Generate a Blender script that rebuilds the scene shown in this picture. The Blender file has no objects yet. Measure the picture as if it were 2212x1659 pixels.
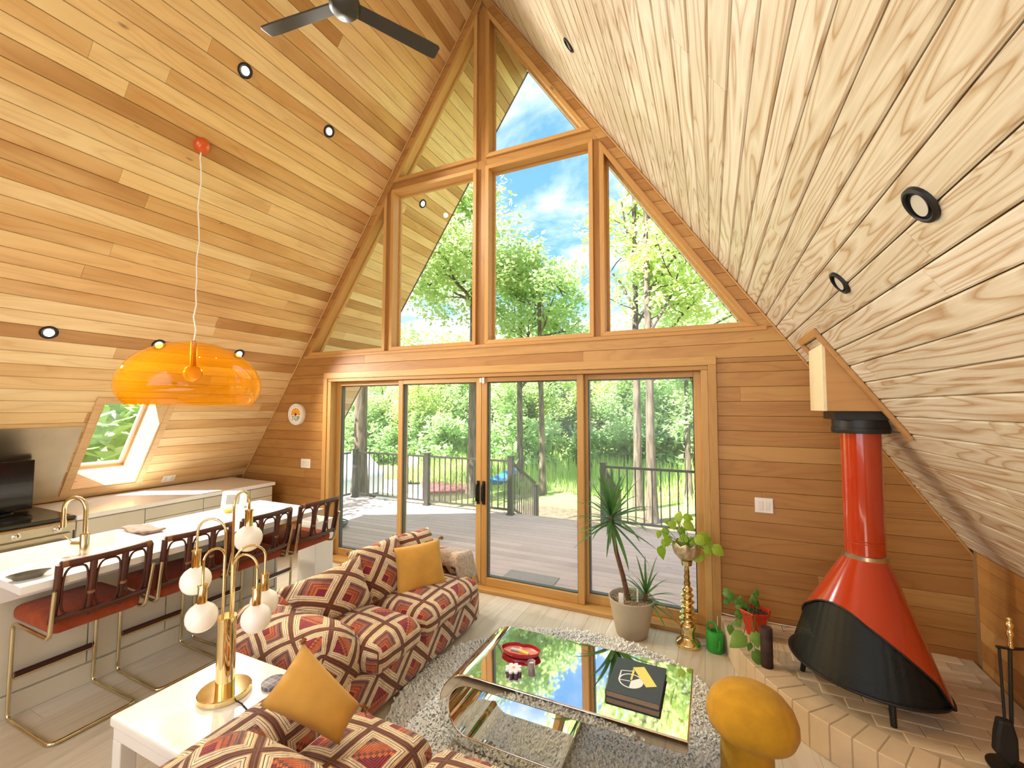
import bpy, math, random
from mathutils import Vector, Matrix, Euler
from math import sin, cos, pi, radians, sqrt
random.seed(7)
SC = bpy.context.scene
COL = SC.collection

# ------------------------------------------------------------------ camera
cam_data = bpy.data.cameras.new('camera')
cam = bpy.data.objects.new('camera', cam_data)
COL.objects.link(cam)
_yaw, _pit, _rol = radians(24.68), radians(3.04), radians(-0.065)
_F = Vector((-sin(_yaw) * cos(_pit), cos(_yaw) * cos(_pit), sin(_pit)))
_r = Vector((cos(_yaw), sin(_yaw), 0)); _d = _F.cross(_r)
_r2 = _r * cos(_rol) + _d * sin(_rol); _d2 = -_r * sin(_rol) + _d * cos(_rol)
cam.matrix_world = Matrix(((_r2.x, -_d2.x, -_F.x, 2.206), (_r2.y, -_d2.y, -_F.y, -4.0), (_r2.z, -_d2.z, -_F.z, 1.872), (0, 0, 0, 1)))
cam_data.sensor_width = 36
cam_data.lens = 936 / 2212 * 36
cam_data.clip_start = 0.02
cam_data.clip_end = 500
SC.camera = cam

# ------------------------------------------------------------------ world, sun, exposure
SC.view_settings.view_transform = 'Standard'
SC.view_settings.look = 'None'
SC.view_settings.gamma = 1
SC.view_settings.use_curve_mapping = False
SC.view_settings.exposure = 1.05
SKY_STRENGTH = 1.15
W = bpy.data.worlds.new('world'); SC.world = W; W.use_nodes = True
def nd(nt, t, **kw):
    n = nt.nodes.new('ShaderNode' + t)
    for k, v in kw.items():
        if k.startswith('i_'):
            key = k[2:]
            n.inputs[int(key) if key.isdigit() else key].default_value = v
        else:
            setattr(n, k, v)
    return n
def ramp(nt, stops, interp='LINEAR'):
    n = nt.nodes.new('ShaderNodeValToRGB'); cr = n.color_ramp; cr.interpolation = interp
    while len(cr.elements) > 1: cr.elements.remove(cr.elements[-1])
    cr.elements[0].position = stops[0][0]; cr.elements[0].color = (*stops[0][1][:3], 1)
    for p, c in stops[1:]:
        e = cr.elements.new(p); e.color = (*c[:3], 1)
    return n
def math_n(nt, op, a, b=None):
    n = nt.nodes.new('ShaderNodeMath'); n.operation = op
    for i, x in enumerate((a, b)):
        if x is None: continue
        if isinstance(x, (int, float)): n.inputs[i].default_value = x
        else: nt.links.new(x, n.inputs[i])
    return n.outputs[0]
def mix(nt, fac, a, b, blend='MIX'):
    n = nt.nodes.new('ShaderNodeMix'); n.data_type = 'RGBA'; n.blend_type = blend
    for i, x in ((0, fac), (6, a), (7, b)):
        if isinstance(x, (int, float)): n.inputs[i].default_value = x
        elif isinstance(x, tuple): n.inputs[i].default_value = (*x[:3], 1)
        else: nt.links.new(x, n.inputs[i])
    return n.outputs[2]
nt = W.node_tree; L = nt.links
bg = nt.nodes['Background']; bg.inputs[1].default_value = SKY_STRENGTH
tc = nd(nt, 'TexCoord'); sep = nd(nt, 'SeparateXYZ'); L.new(tc.outputs['Generated'], sep.inputs[0])
grad = ramp(nt, [(0.0, (0.30, 0.36, 0.30)), (0.49, (0.42, 0.5, 0.55)), (0.53, (0.42, 0.58, 0.80)), (0.66, (0.14, 0.33, 0.72)), (1.0, (0.07, 0.2, 0.55))])
L.new(math_n(nt, 'MULTIPLY_ADD', sep.outputs[2], 0.5), grad.inputs[0]); grad.inputs[0].links[0].from_node.inputs[2].default_value = 0.5
# cloud layer projected on a high plane
zc = math_n(nt, 'MAXIMUM', sep.outputs[2], 0.04)
cx = math_n(nt, 'DIVIDE', sep.outputs[0], math_n(nt, 'ADD', zc, 0.22)); cy = math_n(nt, 'DIVIDE', sep.outputs[1], math_n(nt, 'ADD', zc, 0.22))
cmb = nd(nt, 'CombineXYZ'); L.new(cx, cmb.inputs[0]); L.new(cy, cmb.inputs[1])
cl = nd(nt, 'TexNoise', i_Scale=1.7, i_Detail=9, i_Roughness=0.56); cl.inputs['Distortion'].default_value = 0.25
mp = nd(nt, 'Mapping'); mp.inputs['Location'].default_value = (3.35, 1.9, 0.4); L.new(cmb.outputs[0], mp.inputs[0]); L.new(mp.outputs[0], cl.inputs['Vector'])
cmask = ramp(nt, [(0.42, (0, 0, 0)), (0.54, (1, 1, 1))]); L.new(cl.outputs[0], cmask.inputs[0])
cshade = ramp(nt, [(0.45, (.62, .68, .78)), (0.60, (1.15, 1.15, 1.15))]); L.new(cl.outputs[0], cshade.inputs[0])
up = ramp(nt, [(0.5, (0, 0, 0)), (0.54, (1, 1, 1))]); L.new(grad.inputs[0].links[0].from_socket, up.inputs[0])
cm = math_n(nt, 'MULTIPLY', cmask.outputs[0], up.outputs[0])
L.new(mix(nt, cm, grad.outputs[0], cshade.outputs[0]), bg.inputs[0])

def light(name, kind, loc, energy, color=(1, 1, 1), rot=None, target=None, **kw):
    d = bpy.data.lights.new(name, kind); d.energy = energy; d.color = color
    for k, v in kw.items(): setattr(d, k, v)
    o = bpy.data.objects.new(name, d); COL.objects.link(o); o.location = loc
    if target is not None:
        o.rotation_euler = (Vector(target) - Vector(loc)).to_track_quat('-Z', 'Y').to_euler()
    elif rot: o.rotation_euler = rot
    return o
SUN_DIR = Vector((0.45, 0.62, -1.0)).normalized()
sun = light('sun', 'SUN', (-14, -19, 30), 13.0, (1.0, 0.97, 0.92), angle=radians(0.6))
sun.rotation_euler = SUN_DIR.to_track_quat('-Z', 'Y').to_euler()
# fill lamp added in the open rear gable, behind the viewer
rear = light('rear_fill', 'AREA', (0, -7.3, 3.3), 50, (0.93, 0.97, 1.0), target=(0, 0, 1.9), shape='RECTANGLE', size=4.2, size_y=4.4)
# second added fill, behind the viewer; the right slope has no opening here
side = light('side_fill', 'AREA', (2.55, -5.6, 1.9), 9, (0.93, 0.97, 1.0), target=(-2.2, -0.8, 2.2), shape='RECTANGLE', size=1.6, size_y=1.6)

# ------------------------------------------------------------------ helpers
def lin(h):
    h = h.lstrip('#'); out = []
    for i in (0, 2, 4):
        c = int(h[i:i + 2], 16) / 255
        out.append(c / 12.92 if c <= 0.04045 else ((c + 0.055) / 1.055) ** 2.4)
    return tuple(out)
def bsdf(name):
    m = bpy.data.materials.new(name); m.use_nodes = True
    return m, m.node_tree, m.node_tree.nodes['Principled BSDF']
def pm(name, col, rough=0.5, metal=0.0, noise=0.0, nscale=20.0, bump=0.0, coat=0.0, sheen=0.0, spec=0.5):
    m, nt, b = bsdf(name); L = nt.links
    c = lin(col) if isinstance(col, str) else col
    b.inputs['Roughness'].default_value = rough; b.inputs['Metallic'].default_value = metal
    b.inputs['Coat Weight'].default_value = coat; b.inputs['Sheen Weight'].default_value = sheen
    b.inputs['Specular IOR Level'].default_value = spec
    tc = nd(nt, 'TexCoord'); n = nd(nt, 'TexNoise', i_Scale=nscale, i_Detail=4.0); L.new(tc.outputs['Object'], n.inputs['Vector'])
    r = ramp(nt, [(0.3, tuple(x * (1 - noise) for x in c)), (0.7, tuple(min(1, x * (1 + noise)) for x in c))]); L.new(n.outputs[0], r.inputs[0])
    L.new(r.outputs[0], b.inputs['Base Color'])
    if bump:
        bp = nd(nt, 'Bump', i_Strength=bump, i_Distance=0.01); L.new(n.outputs[0], bp.inputs['Height']); L.new(bp.outputs[0], b.inputs['Normal'])
    return m
def wood(name, tones, grain=0.35, rough=0.5, freq=9.0, ax=0.55, ay=5.0, coat=0.0, contrast=(0.35, 0.75)):
    """planks: grain along local X, each object its own tone and its own figure"""
    m, nt, b = bsdf(name); L = nt.links
    tc = nd(nt, 'TexCoord'); oi = nd(nt, 'ObjectInfo')
    off = nd(nt, 'CombineXYZ'); L.new(math_n(nt, 'MULTIPLY', oi.outputs['Random'], 37.0), off.inputs[0]); L.new(math_n(nt, 'MULTIPLY', oi.outputs['Random'], 91.0), off.inputs[1])
    add = nd(nt, 'VectorMath', operation='ADD'); L.new(tc.outputs['Object'], add.inputs[0]); L.new(off.outputs[0], add.inputs[1])
    m1 = nd(nt, 'Mapping'); m1.inputs['Scale'].default_value = (ax, ay, ay); L.new(add.outputs[0], m1.inputs[0])
    n1 = nd(nt, 'TexNoise', i_Scale=1.0, i_Detail=2.5, i_Roughness=0.45); n1.inputs['Distortion'].default_value = 0.6; L.new(m1.outputs[0], n1.inputs['Vector'])
    fr = math_n(nt, 'FRACT', math_n(nt, 'MULTIPLY', n1.outputs[0], freq))
    ring = ramp(nt, [(0.0, (1, 1, 1)), (0.12, (.25, .25, .25)), (0.55, (0, 0, 0)), (0.88, (.55, .55, .55)), (1.0, (1, 1, 1))]); L.new(fr, ring.inputs[0])
    m2 = nd(nt, 'Mapping'); m2.inputs['Scale'].default_value = (4, 130, 130); L.new(add.outputs[0], m2.inputs[0])
    n2 = nd(nt, 'TexNoise', i_Scale=1.0, i_Detail=3.0); L.new(m2.outputs[0], n2.inputs['Vector'])
    m3 = nd(nt, 'Mapping'); m3.inputs['Scale'].default_value = (0.7, 3, 3); L.new(add.outputs[0], m3.inputs[0])
    n3 = nd(nt, 'TexNoise', i_Scale=1.0, i_Detail=2.0); L.new(m3.outputs[0], n3.inputs['Vector'])
    tone = ramp(nt, [(i / max(1, len(tones) - 1), lin(t)) for i, t in enumerate(tones)])
    L.new(math_n(nt, 'ADD', oi.outputs['Random'], math_n(nt, 'MULTIPLY', math_n(nt, 'SUBTRACT', n3.outputs[0], 0.5), 0.5)), tone.inputs[0])
    g = math_n(nt, 'MULTIPLY', math_n(nt, 'ADD', math_n(nt, 'MULTIPLY', ring.outputs[0], 0.8), math_n(nt, 'MULTIPLY', n2.outputs[0], 0.5)), grain)
    dark = mix(nt, 1.0, tone.outputs[0], (0.52, 0.34, 0.19), 'MULTIPLY')
    # occasional knots
    m4 = nd(nt, 'Mapping'); m4.inputs['Scale'].default_value = (2.2, 6, 6); L.new(add.outputs[0], m4.inputs[0])
    vo = nd(nt, 'TexVoronoi', i_Scale=1.0); L.new(m4.outputs[0], vo.inputs['Vector'])
    kn = ramp(nt, [(0.0, (1, 1, 1)), (0.055, (.6, .6, .6)), (0.09, (0, 0, 0))]); L.new(vo.outputs['Distance'], kn.inputs[0])
    ksel = math_n(nt, 'GREATER_THAN', n3.outputs[0], 0.60)
    c = mix(nt, g, tone.outputs[0], dark)
    c = mix(nt, math_n(nt, 'MULTIPLY', math_n(nt, 'MULTIPLY', kn.outputs[0], ksel), 0.8), c, (0.13, 0.06, 0.025))
    L.new(c, b.inputs['Base Color'])
    b.inputs['Roughness'].default_value = rough; b.inputs['Coat Weight'].default_value = coat; b.inputs['Coat Roughness'].default_value = 0.25
    bp = nd(nt, 'Bump', i_Strength=0.12, i_Distance=0.004); L.new(n2.outputs[0], bp.inputs['Height']); L.new(bp.outputs[0], b.inputs['Normal'])
    return m
def glass(name, tint=(1, 1, 1), refl=1.0, haze=0.0):
    m = bpy.data.materials.new(name); m.use_nodes = True; nt = m.node_tree; nt.nodes.clear(); L = nt.links
    out = nd(nt, 'OutputMaterial'); tr = nd(nt, 'BsdfTransparent'); tr.inputs[0].default_value = (*tint, 1)
    gl = nd(nt, 'BsdfGlossy'); gl.inputs['Roughness'].default_value = 0.0
    fr = nd(nt, 'Fresnel', i_IOR=1.45); mx = nd(nt, 'MixShader')
    ge = nd(nt, 'NewGeometry'); front = math_n(nt, 'SUBTRACT', 1.0, ge.outputs['Backfacing'])
    L.new(math_n(nt, 'MULTIPLY', math_n(nt, 'MULTIPLY', fr.outputs[0], refl), front), mx.inputs[0]); L.new(tr.outputs[0], mx.inputs[1]); L.new(gl.outputs[0], mx.inputs[2])
    if haze:
        tl = nd(nt, 'BsdfTranslucent'); tl.inputs[0].default_value = (.95, .97, .92, 1); m2 = nd(nt, 'MixShader', i_0=haze)
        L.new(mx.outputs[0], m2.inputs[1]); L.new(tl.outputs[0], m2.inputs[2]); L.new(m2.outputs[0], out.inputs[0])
    else: L.new(mx.outputs[0], out.inputs[0])
    return m
def emit(name, col, s):
    m, nt, b = bsdf(name); b.inputs['Base Color'].default_value = (*col, 1); b.inputs['Emission Color'].default_value = (*col, 1); b.inputs['Emission Strength'].default_value = s
    return m

class MB:
    def __init__(s): s.v = []; s.f = []; s.uv = []
    def add(s, vs, fs, uvs=None):
        k = len(s.v); s.v += [tuple(p) for p in vs]; s.f += [tuple(i + k for i in f) for f in fs]
        s.uv += uvs if uvs else [None] * len(fs)
        return s
    def box(s, x0, x1, y0, y1, z0, z1, M=None):
        vs = [Vector(p) for p in ((x0, y0, z0), (x1, y0, z0), (x1, y1, z0), (x0, y1, z0), (x0, y0, z1), (x1, y0, z1), (x1, y1, z1), (x0, y1, z1))]
        if M: vs = [M @ p for p in vs]
        return s.add(vs, [(0, 3, 2, 1), (4, 5, 6, 7), (0, 1, 5, 4), (1, 2, 6, 5), (2, 3, 7, 6), (3, 0, 4, 7)])
    def prism(s, poly, a, b, ax='y', M=None):
        n = len(poly)
        def P(p, d): return {'y': (p[0], d, p[1]), 'z': (p[0], p[1], d), 'x': (d, p[0], p[1])}[ax]
        vs = [Vector(P(p, a)) for p in poly] + [Vector(P(p, b)) for p in poly]
        if M: vs = [M @ p for p in vs]
        return s.add(vs, [tuple(range(n))[::-1], tuple(range(n, 2 * n))] + [(i, (i + 1) % n, n + (i + 1) % n, n + i) for i in range(n)])
    def ring(s, outer, inner, a, b, ax='y', M=None):
        n = len(outer)
        def P(p, d): return {'y': (p[0], d, p[1]), 'z': (p[0], p[1], d), 'x': (d, p[0], p[1])}[ax]
        vs = [Vector(P(p, d)) for d in (a, b) for q in (outer, inner) for p in q]
        if M: vs = [M @ p for p in vs]
        fs = []
        for i in range(n):
            j = (i + 1) % n
            fs += [(i, j, n + j, n + i), (2 * n + j, 2 * n + i, 3 * n + i, 3 * n + j), (j, i, 2 * n + i, 2 * n + j), (n + i, n + j, 3 * n + j, 3 * n + i)]
        return s.add(vs, fs)
    def tube(s, path, r, seg=10, closed=False, cap=True):
        P = [Vector(p) for p in path]; n = len(P); R = r if isinstance(r, (list, tuple)) else [r] * n
        T = []
        for i in range(n):
            a = P[(i - 1) % n] if (closed or i) else P[0]; b = P[(i + 1) % n] if (closed or i < n - 1) else P[-1]
            t = (b - a); T.append(t.normalized() if t.length > 1e-9 else Vector((0, 0, 1)))
        u = T[0].orthogonal().normalized(); vs = []
        for i in range(n):
            u = u - T[i] * u.dot(T[i]); u = u.normalized() if u.length > 1e-6 else T[i].orthogonal().normalized()
            w = T[i].cross(u)
            vs += [P[i] + (u * cos(2 * pi * k / seg) + w * sin(2 * pi * k / seg)) * R[i] for k in range(seg)]
        fs = []
        for i in range(n if closed else n - 1):
            j = (i + 1) % n
            fs += [(i * seg + k, i * seg + (k + 1) % seg, j * seg + (k + 1) % seg, j * seg + k) for k in range(seg)]
        if cap and not closed: fs += [tuple(range(seg))[::-1], tuple(range((n - 1) * seg, n * seg))]
        return s.add(vs, fs)
    def lathe(s, prof, seg=32, c=(0, 0, 0), M=None, caps=True):
        vs = []; fs = []; n = len(prof)
        for r, z in prof:
            vs += [Vector((c[0] + r * cos(2 * pi * k / seg), c[1] + r * sin(2 * pi * k / seg), c[2] + z)) for k in range(seg)]
        if M: vs = [M @ p for p in vs]
        for i in range(n - 1):
            fs += [(i * seg + k, i * seg + (k + 1) % seg, (i + 1) * seg + (k + 1) % seg, (i + 1) * seg + k) for k in range(seg)]
        if caps and prof[0][0] > 1e-6: fs.append(tuple(range(seg))[::-1])
        if caps and prof[-1][0] > 1e-6: fs.append(tuple(range((n - 1) * seg, n * seg)))
        return s.add(vs, fs)
    def ball(s, c, r, seg=24, rings=14, M=None):
        rr = r if isinstance(r, (list, tuple)) else (r, r, r)
        T = Matrix.Translation(c) @ Matrix.Diagonal((*rr, 1))
        return s.lathe([(max(1e-7, sin(pi * i / rings)), -cos(pi * i / rings)) for i in range(rings + 1)], seg, (0, 0, 0), (M @ T) if M else T)
    def build(s, name, mat, parent=None, smooth=None, bevel=0, w=True, M=None, kind=None, bseg=2):
        me = bpy.data.meshes.new(name); me.from_pydata(s.v, [], s.f)
        if any(s.uv):
            ul = me.uv_layers.new(name='UVMap'); k = 0
            for f, u in zip(s.f, s.uv):
                for j in range(len(f)):
                    ul.data[k].uv = u[j] if u else (0, 0); k += 1
        me.materials.append(mat); me.validate()
        if smooth:
            me.polygons.foreach_set('use_smooth', [True] * len(me.polygons)); me.set_sharp_from_angle(angle=radians(smooth))
        return link(name, me, parent, w, M, bevel, kind, bseg)
def link(name, me, parent=None, w=True, M=None, bevel=0, kind=None, bseg=2):
    o = bpy.data.objects.new(name, me); COL.objects.link(o)
    if M is not None: o.matrix_world = M
    if parent is not None:
        o.parent = parent
        if w: o.matrix_parent_inverse = PM(parent).inverted()
    if bevel:
        b = o.modifiers.new('bevel', 'BEVEL'); b.width = bevel; b.segments = bseg; b.limit_method = 'ANGLE'; b.angle_limit = radians(35)
    if kind: o['kind'] = kind
    return o
def PM(o):
    m = Matrix.LocRotScale(o.location, o.rotation_euler, o.scale) if o.type == 'EMPTY' else o.matrix_basis.copy()
    return (PM(o.parent) @ o.matrix_parent_inverse @ m) if o.parent else m
def thing(name, label, cat, loc=(0, 0, 0), rz=0, group=None):
    o = bpy.data.objects.new(name, None); COL.objects.link(o); o.location = loc; o.rotation_euler = (0, 0, rz); o.empty_display_size = 0.1
    return tag(o, label, cat, group)
def tag(o, label, cat, group=None, kind=None):
    o['label'] = label; o['category'] = cat
    if group: o['group'] = group
    if kind: o['kind'] = kind
    return o
def struct(o, label=None):
    o['kind'] = 'structure'
    if label: o['label'] = label
    return o
def copy_tree(o, parent=None):
    c = o.copy(); COL.objects.link(c)
    if parent is not None: c.parent = parent
    for ch in list(o.children): copy_tree(ch, c)
    return c
def fillet(pts, r, n=5):
    P = [Vector(p) for p in pts]; out = [P[0]]
    for i in range(1, len(P) - 1):
        a = (P[i - 1] - P[i]); b = (P[i + 1] - P[i]); d = min(r, a.length * .49, b.length * .49)
        p0 = P[i] + a.normalized() * d; p1 = P[i] + b.normalized() * d
        for k in range(n + 1):
            t = k / n; out.append(p0 * (1 - t) ** 2 + P[i] * 2 * t * (1 - t) + p1 * t * t)
    out.append(P[-1]); return out
def frame_m(o, X, Y, Z):
    return Matrix(((X[0], Y[0], Z[0], o[0]), (X[1], Y[1], Z[1], o[1]), (X[2], Y[2], Z[2], o[2]), (0, 0, 0, 1)))
_pl = {}
def plank_mesh(Lx, Wy, T, ch, g, mat):
    key = (round(Lx, 3), round(Wy, 3), T, ch, g, mat.name)
    if key in _pl: return _pl[key]
    h = Wy / 2 - g; e = Lx / 2 - 0.0008
    prof = [(-h, -T), (h, -T), (h, -ch), (h - ch, 0), (-h + ch, 0), (-h, -ch)]
    me = bpy.data.meshes.new('plank')
    vs = [(-e, y, z) for y, z in prof] + [(e, y, z) for y, z in prof]
    me.from_pydata(vs, [], [(5, 4, 3, 2, 1, 0), (6, 7, 8, 9, 10, 11)] + [(i, (i + 1) % 6, 6 + (i + 1) % 6, 6 + i) for i in range(6)])
    me.materials.append(mat); _pl[key] = me
    return me
def tube_obj(name, path, r, mat, parent=None, seg=10, closed=False):
    return MB().tube(path, r, seg, closed).build(name, mat, parent, smooth=50)

H, S = 6.49, 0.676
SL = sqrt(1 + S * S)
def rake(z): return S * (H - z)

# ------------------------------------------------------------------ materials
M_ceilL = wood('boards_left', ['#b98a50', '#e6c188', '#eecf97', '#cfa062', '#f2d9a6', '#dcb274'], grain=0.30)
M_ceilR = wood('boards_right', ['#d3cbb4', '#e0d9c4', '#d9d0ba', '#e6e0cf'], grain=0.85, freq=13, ay=6.5)  # paler, greyer tones than the left slope boards
M_gable = wood('gable_boards', ['#a3703a', '#b98949', '#ad7a3e', '#c39656'], grain=0.35)
M_trim = wood('trim_pine', ['#bd8b4a', '#cb9a57', '#d2a563'], grain=0.22, ax=0.4, ay=9)
M_door = wood('door_oak', ['#b98a4a', '#c69a58', '#cda25f'], grain=0.25, ax=0.5, ay=10)
M_floor = wood('oak_floor', ['#cfc5b1', '#dad1c0', '#c9bea8', '#dfd8c8'], grain=0.25, rough=0.4)
M_deck = wood('deck_boards', ['#bba5a0', '#c6b0aa', '#b29c97'], grain=0.15, rough=0.7)
M_black = pm('black_metal', '#1b1a19', 0.45, 0.3, 0.1, 30)
M_rail = pm('bronze_rail', '#3a332f', 0.5, 0.3, 0.1, 30)
M_white = pm('white_paint', '#f2efe8', 0.4, 0, 0.02, 10)
M_cab = pm('cream_cabinet', '#d6cfbc', 0.45, 0, 0.03, 4)
M_quartz = pm('white_quartz', '#f4f2ee', 0.18, 0, 0.02, 8)
M_brass = pm('brass', (0.66, 0.55, 0.34), 0.2, 1.0, 0.08, 14)
M_polbrass = pm('polished_brass', (0.80, 0.65, 0.34), 0.06, 1.0, 0.03, 5)
M_champ = pm('champagne_brass', (0.70, 0.60, 0.38), 0.12, 1.0, 0.05, 8)
M_chrome = pm('chrome', (0.78, 0.77, 0.75), 0.03, 1.0, 0.01, 3)
M_steel = pm('stainless', (0.60, 0.56, 0.45), 0.28, 1.0, 0.06, 6)
M_glass = glass('window_glass', refl=0.7)
M_doorglass = glass('hazy_door_glass', refl=0.7, haze=0.05)  # translucent share puts a bright haze over the outdoor view into the panes
M_slab = pm('roof_deck', '#8a6a45', 0.8)

# ------------------------------------------------------------------ roof slopes
ROW = 0.12; NROW = 56; Y0, Y1 = -7.4, 1.3
SKY_R = (46, 55); SKY_Y = (-1.86, -1.29)
def slope_pt(s, t, y, n=0.0):
    """t down the slope from the ridge, n towards the room"""
    return Vector((s * S * t / SL - s * n / SL, y, H - t / SL - n * S / SL))
def slope_M(s, t, y):
    X = (0, 1, 0) if s > 0 else (0, -1, 0); D = (s * S / SL, 0, -1 / SL); N = (-s / SL, 0, -S / SL)
    return frame_m(slope_pt(s, t, y), X, D, N)
for s, nm, mt in ((-1, 'ceiling_left', M_ceilL), (1, 'ceiling_right', M_ceilR)):
    slab = MB()
    def slab_box(t0, t1, y0, y1):
        M = slope_M(s, 0, 0); sg = 1 if s > 0 else -1
        slab.box(min(sg * y0, sg * y1), max(sg * y0, sg * y1), t0, t1, -0.22, -0.021, M)
    if s < 0:
        a, b = SKY_R[0] * ROW, SKY_R[1] * ROW
        slab_box(-0.02, a, Y0, Y1); slab_box(b, NROW * ROW, Y0, Y1); slab_box(a, b, Y0, SKY_Y[0]); slab_box(a, b, SKY_Y[1], Y1)
    else: slab_box(-0.02, NROW * ROW, Y0, Y1)
    c = struct(slab.build(nm, M_slab))
    rnd = random.Random(3 + s)
    for k in range(NROW):
        cuts = [Y0]; y = Y0 + rnd.uniform(1.0, 5.5)
        while y < Y1 - 0.7: cuts.append(y); y += rnd.uniform(3.4, 6.0)
        cuts.append(Y1); segs = list(zip(cuts[:-1], cuts[1:]))
        if s < 0 and SKY_R[0] <= k < SKY_R[1]:
            ns = []
            for a, b in segs:
                if b <= SKY_Y[0] or a >= SKY_Y[1]: ns.append((a, b)); continue
                if a < SKY_Y[0]: ns.append((a, SKY_Y[0]))
                if b > SKY_Y[1]: ns.append((SKY_Y[1], b))
            segs = ns
        for a, b in segs:
            Lp = round((b - a) * 200) / 200
            me = plank_mesh(b - a, ROW, 0.02, 0.0065 if s > 0 else 0.004, 0.0022 if s > 0 else 0.0015, mt)
            link('plank', me, c, True, slope_M(s, (k + .5) * ROW, (a + b) / 2))
# ridge and outer roof edge
struct(MB().prism([(-0.3, H + .02), (0, H + .46), (.3, H + .02), (0, H + 0.24)], Y0, Y1).build('trim_1', M_slab), 'ridge cap board')
for s, nm in ((-1, 'trim_2'), (1, 'trim_3')):
    f = MB(); M = slope_M(s, 0, 0); sg = 1 if s > 0 else -1
    f.box(min(sg * Y1, sg * (Y1 + .03)), max(sg * Y1, sg * (Y1 + .03)), 0, NROW * ROW, -0.24, 0.0, M)
    struct(f.build(nm, pm('fascia' + nm, '#5b4a3c', 0.7)))
# knee walls under the slopes
KX = rake(H - NROW * ROW / SL); KZ = H - NROW * ROW / SL
for s, nm in ((-1, 'wall_left'), (1, 'wall_right')):
    w = struct(MB().box(min(s * (KX + .02), s * (KX + .12)), max(s * (KX + .02), s * (KX + .12)), Y0, 0.1, -0.02, KZ + .03).build(nm, M_slab))
    z = 0.0
    while z < KZ - 0.01:
        h = min(ROW, KZ - z)
        link('plank', plank_mesh(7.3, h, 0.02, 0.003, 0.001, M_gable), w, True, frame_m((s * KX, Y0 / 2 - .05, z + h / 2), (0, -s, 0), (0, 0, 1), (-s, 0, 0)))
        z += ROW

# ------------------------------------------------------------------ gable wall
DX, DZ = 2.19, 2.24           # rough opening of the sliding doors
WZ0 = 2.53; RO = 0.115        # sill of the upper windows, rake strip width
gw = MB()
for s in (-1, 1):
    a, b = sorted((s * DX, s * DX)); 
    gw.prism([(s * DX, -0.03), (s * rake(-0.03), -0.03), (s * rake(DZ), DZ), (s * DX, DZ)][::(1 if s > 0 else -1)], 0.021, 0.14)
    gw.prism([(s * (rake(WZ0) - RO), WZ0), (s * rake(WZ0), WZ0), (0, H), (0, H - RO / S)][::(1 if s > 0 else -1)], 0.021, 0.14)
gw.prism([(-rake(DZ), DZ), (rake(DZ), DZ), (rake(WZ0), WZ0), (-rake(WZ0), WZ0)], 0.021, 0.14)
wall = struct(gw.build('wall_back', M_slab))
def gable_plank(xa0, xb0, xa1, xb1, z0, z1):
    cxm = (xa0 + xb0 + xa1 + xb1) / 4; cz = (z0 + z1) / 2; g = 0.001; ch = 0.0025
    m = MB(); q = [(xa0, z0), (xb0, z0), (xb1, z1), (xa1, z1)]
    q = [(x - cxm, z - cz) for x, z in q]
    def lerp(zz):
        t = (zz - (z0 - cz)) / (z1 - z0); return q[0][0] + (q[3][0] - q[0][0]) * t, q[1][0] + (q[2][0] - q[1][0]) * t
    rows = [(z0 - cz + g, .02), (z0 - cz + g, ch), (z0 - cz + g + ch, 0), (z1 - cz - g - ch, 0), (z1 - cz - g, ch), (z1 - cz - g, .02)]
    vs = []
    for zz, yy in rows:
        a, b = lerp(zz); vs += [(a + .0006, zz, -yy), (b - .0006, zz, -yy)]
    fs = [(2 * i, 2 * i + 1, 2 * i + 3, 2 * i + 2) for i in range(5)] + [(10, 11, 1, 0), (0, 2, 4, 6, 8, 10), (11, 9, 7, 5, 3, 1)]
    m.add(vs, fs)
    m.build('plank', M_gable, wall, M=frame_m((cxm, 0, cz), (1, 0, 0), (0, 0, 1), (0, -1, 0)))
z = 0.0; rnd = random.Random(11)
while z < H - 0.10:
    z1 = min(z + ROW, H - .02)
    for a, b in ((z, z1),):
        bounds = [v for v in (DZ, WZ0) if a + .012 < v < b - .012]
        zz = [a] + bounds + [b]
        for p, q in zip(zz[:-1], zz[1:]):
            mid = (p + q) / 2
            if mid < DZ:
                for s in (-1, 1):
                    e = [(s * DX, s * DX), (s * rake(p), s * rake(q))]
                    if s < 0: e = e[::-1]
                    cut = rnd.uniform(.25, .75) if rnd.random() < .35 else None
                    if cut:
                        x = s * (DX + cut * (rake(q) - DX)); 
                        gable_plank(e[0][0], x, e[0][1], x, p, q); gable_plank(x, e[1][0], x, e[1][1], p, q)
                    else: gable_plank(e[0][0], e[1][0], e[0][1], e[1][1], p, q)
            elif mid < WZ0:
                x = rnd.uniform(-1.6, 1.6)
                gable_plank(-rake(p), x, -rake(q), x, p, q); gable_plank(x, rake(p), x, rake(q), p, q)
            else:
                for s in (-1, 1):
                    e = [(s * max(0, rake(p) - RO), s * max(0, rake(q) - RO)), (s * rake(p), s * rake(q))]
                    if s < 0: e = e[::-1]
                    gable_plank(e[0][0], e[1][0], e[0][1], e[1][1], p, q)
    z = z1
# thin cove mouldings where the slopes meet the gable
for s, nm in ((-1, 'trim_4'), (1, 'trim_5')):
    p0 = Vector((0, -.008, H - .02)); p1 = Vector((s * (rake(0) - .008), -.008, 0.0))
    struct(MB().tube([p0, p1], 0.008, 6).build(nm, M_trim))
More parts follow.
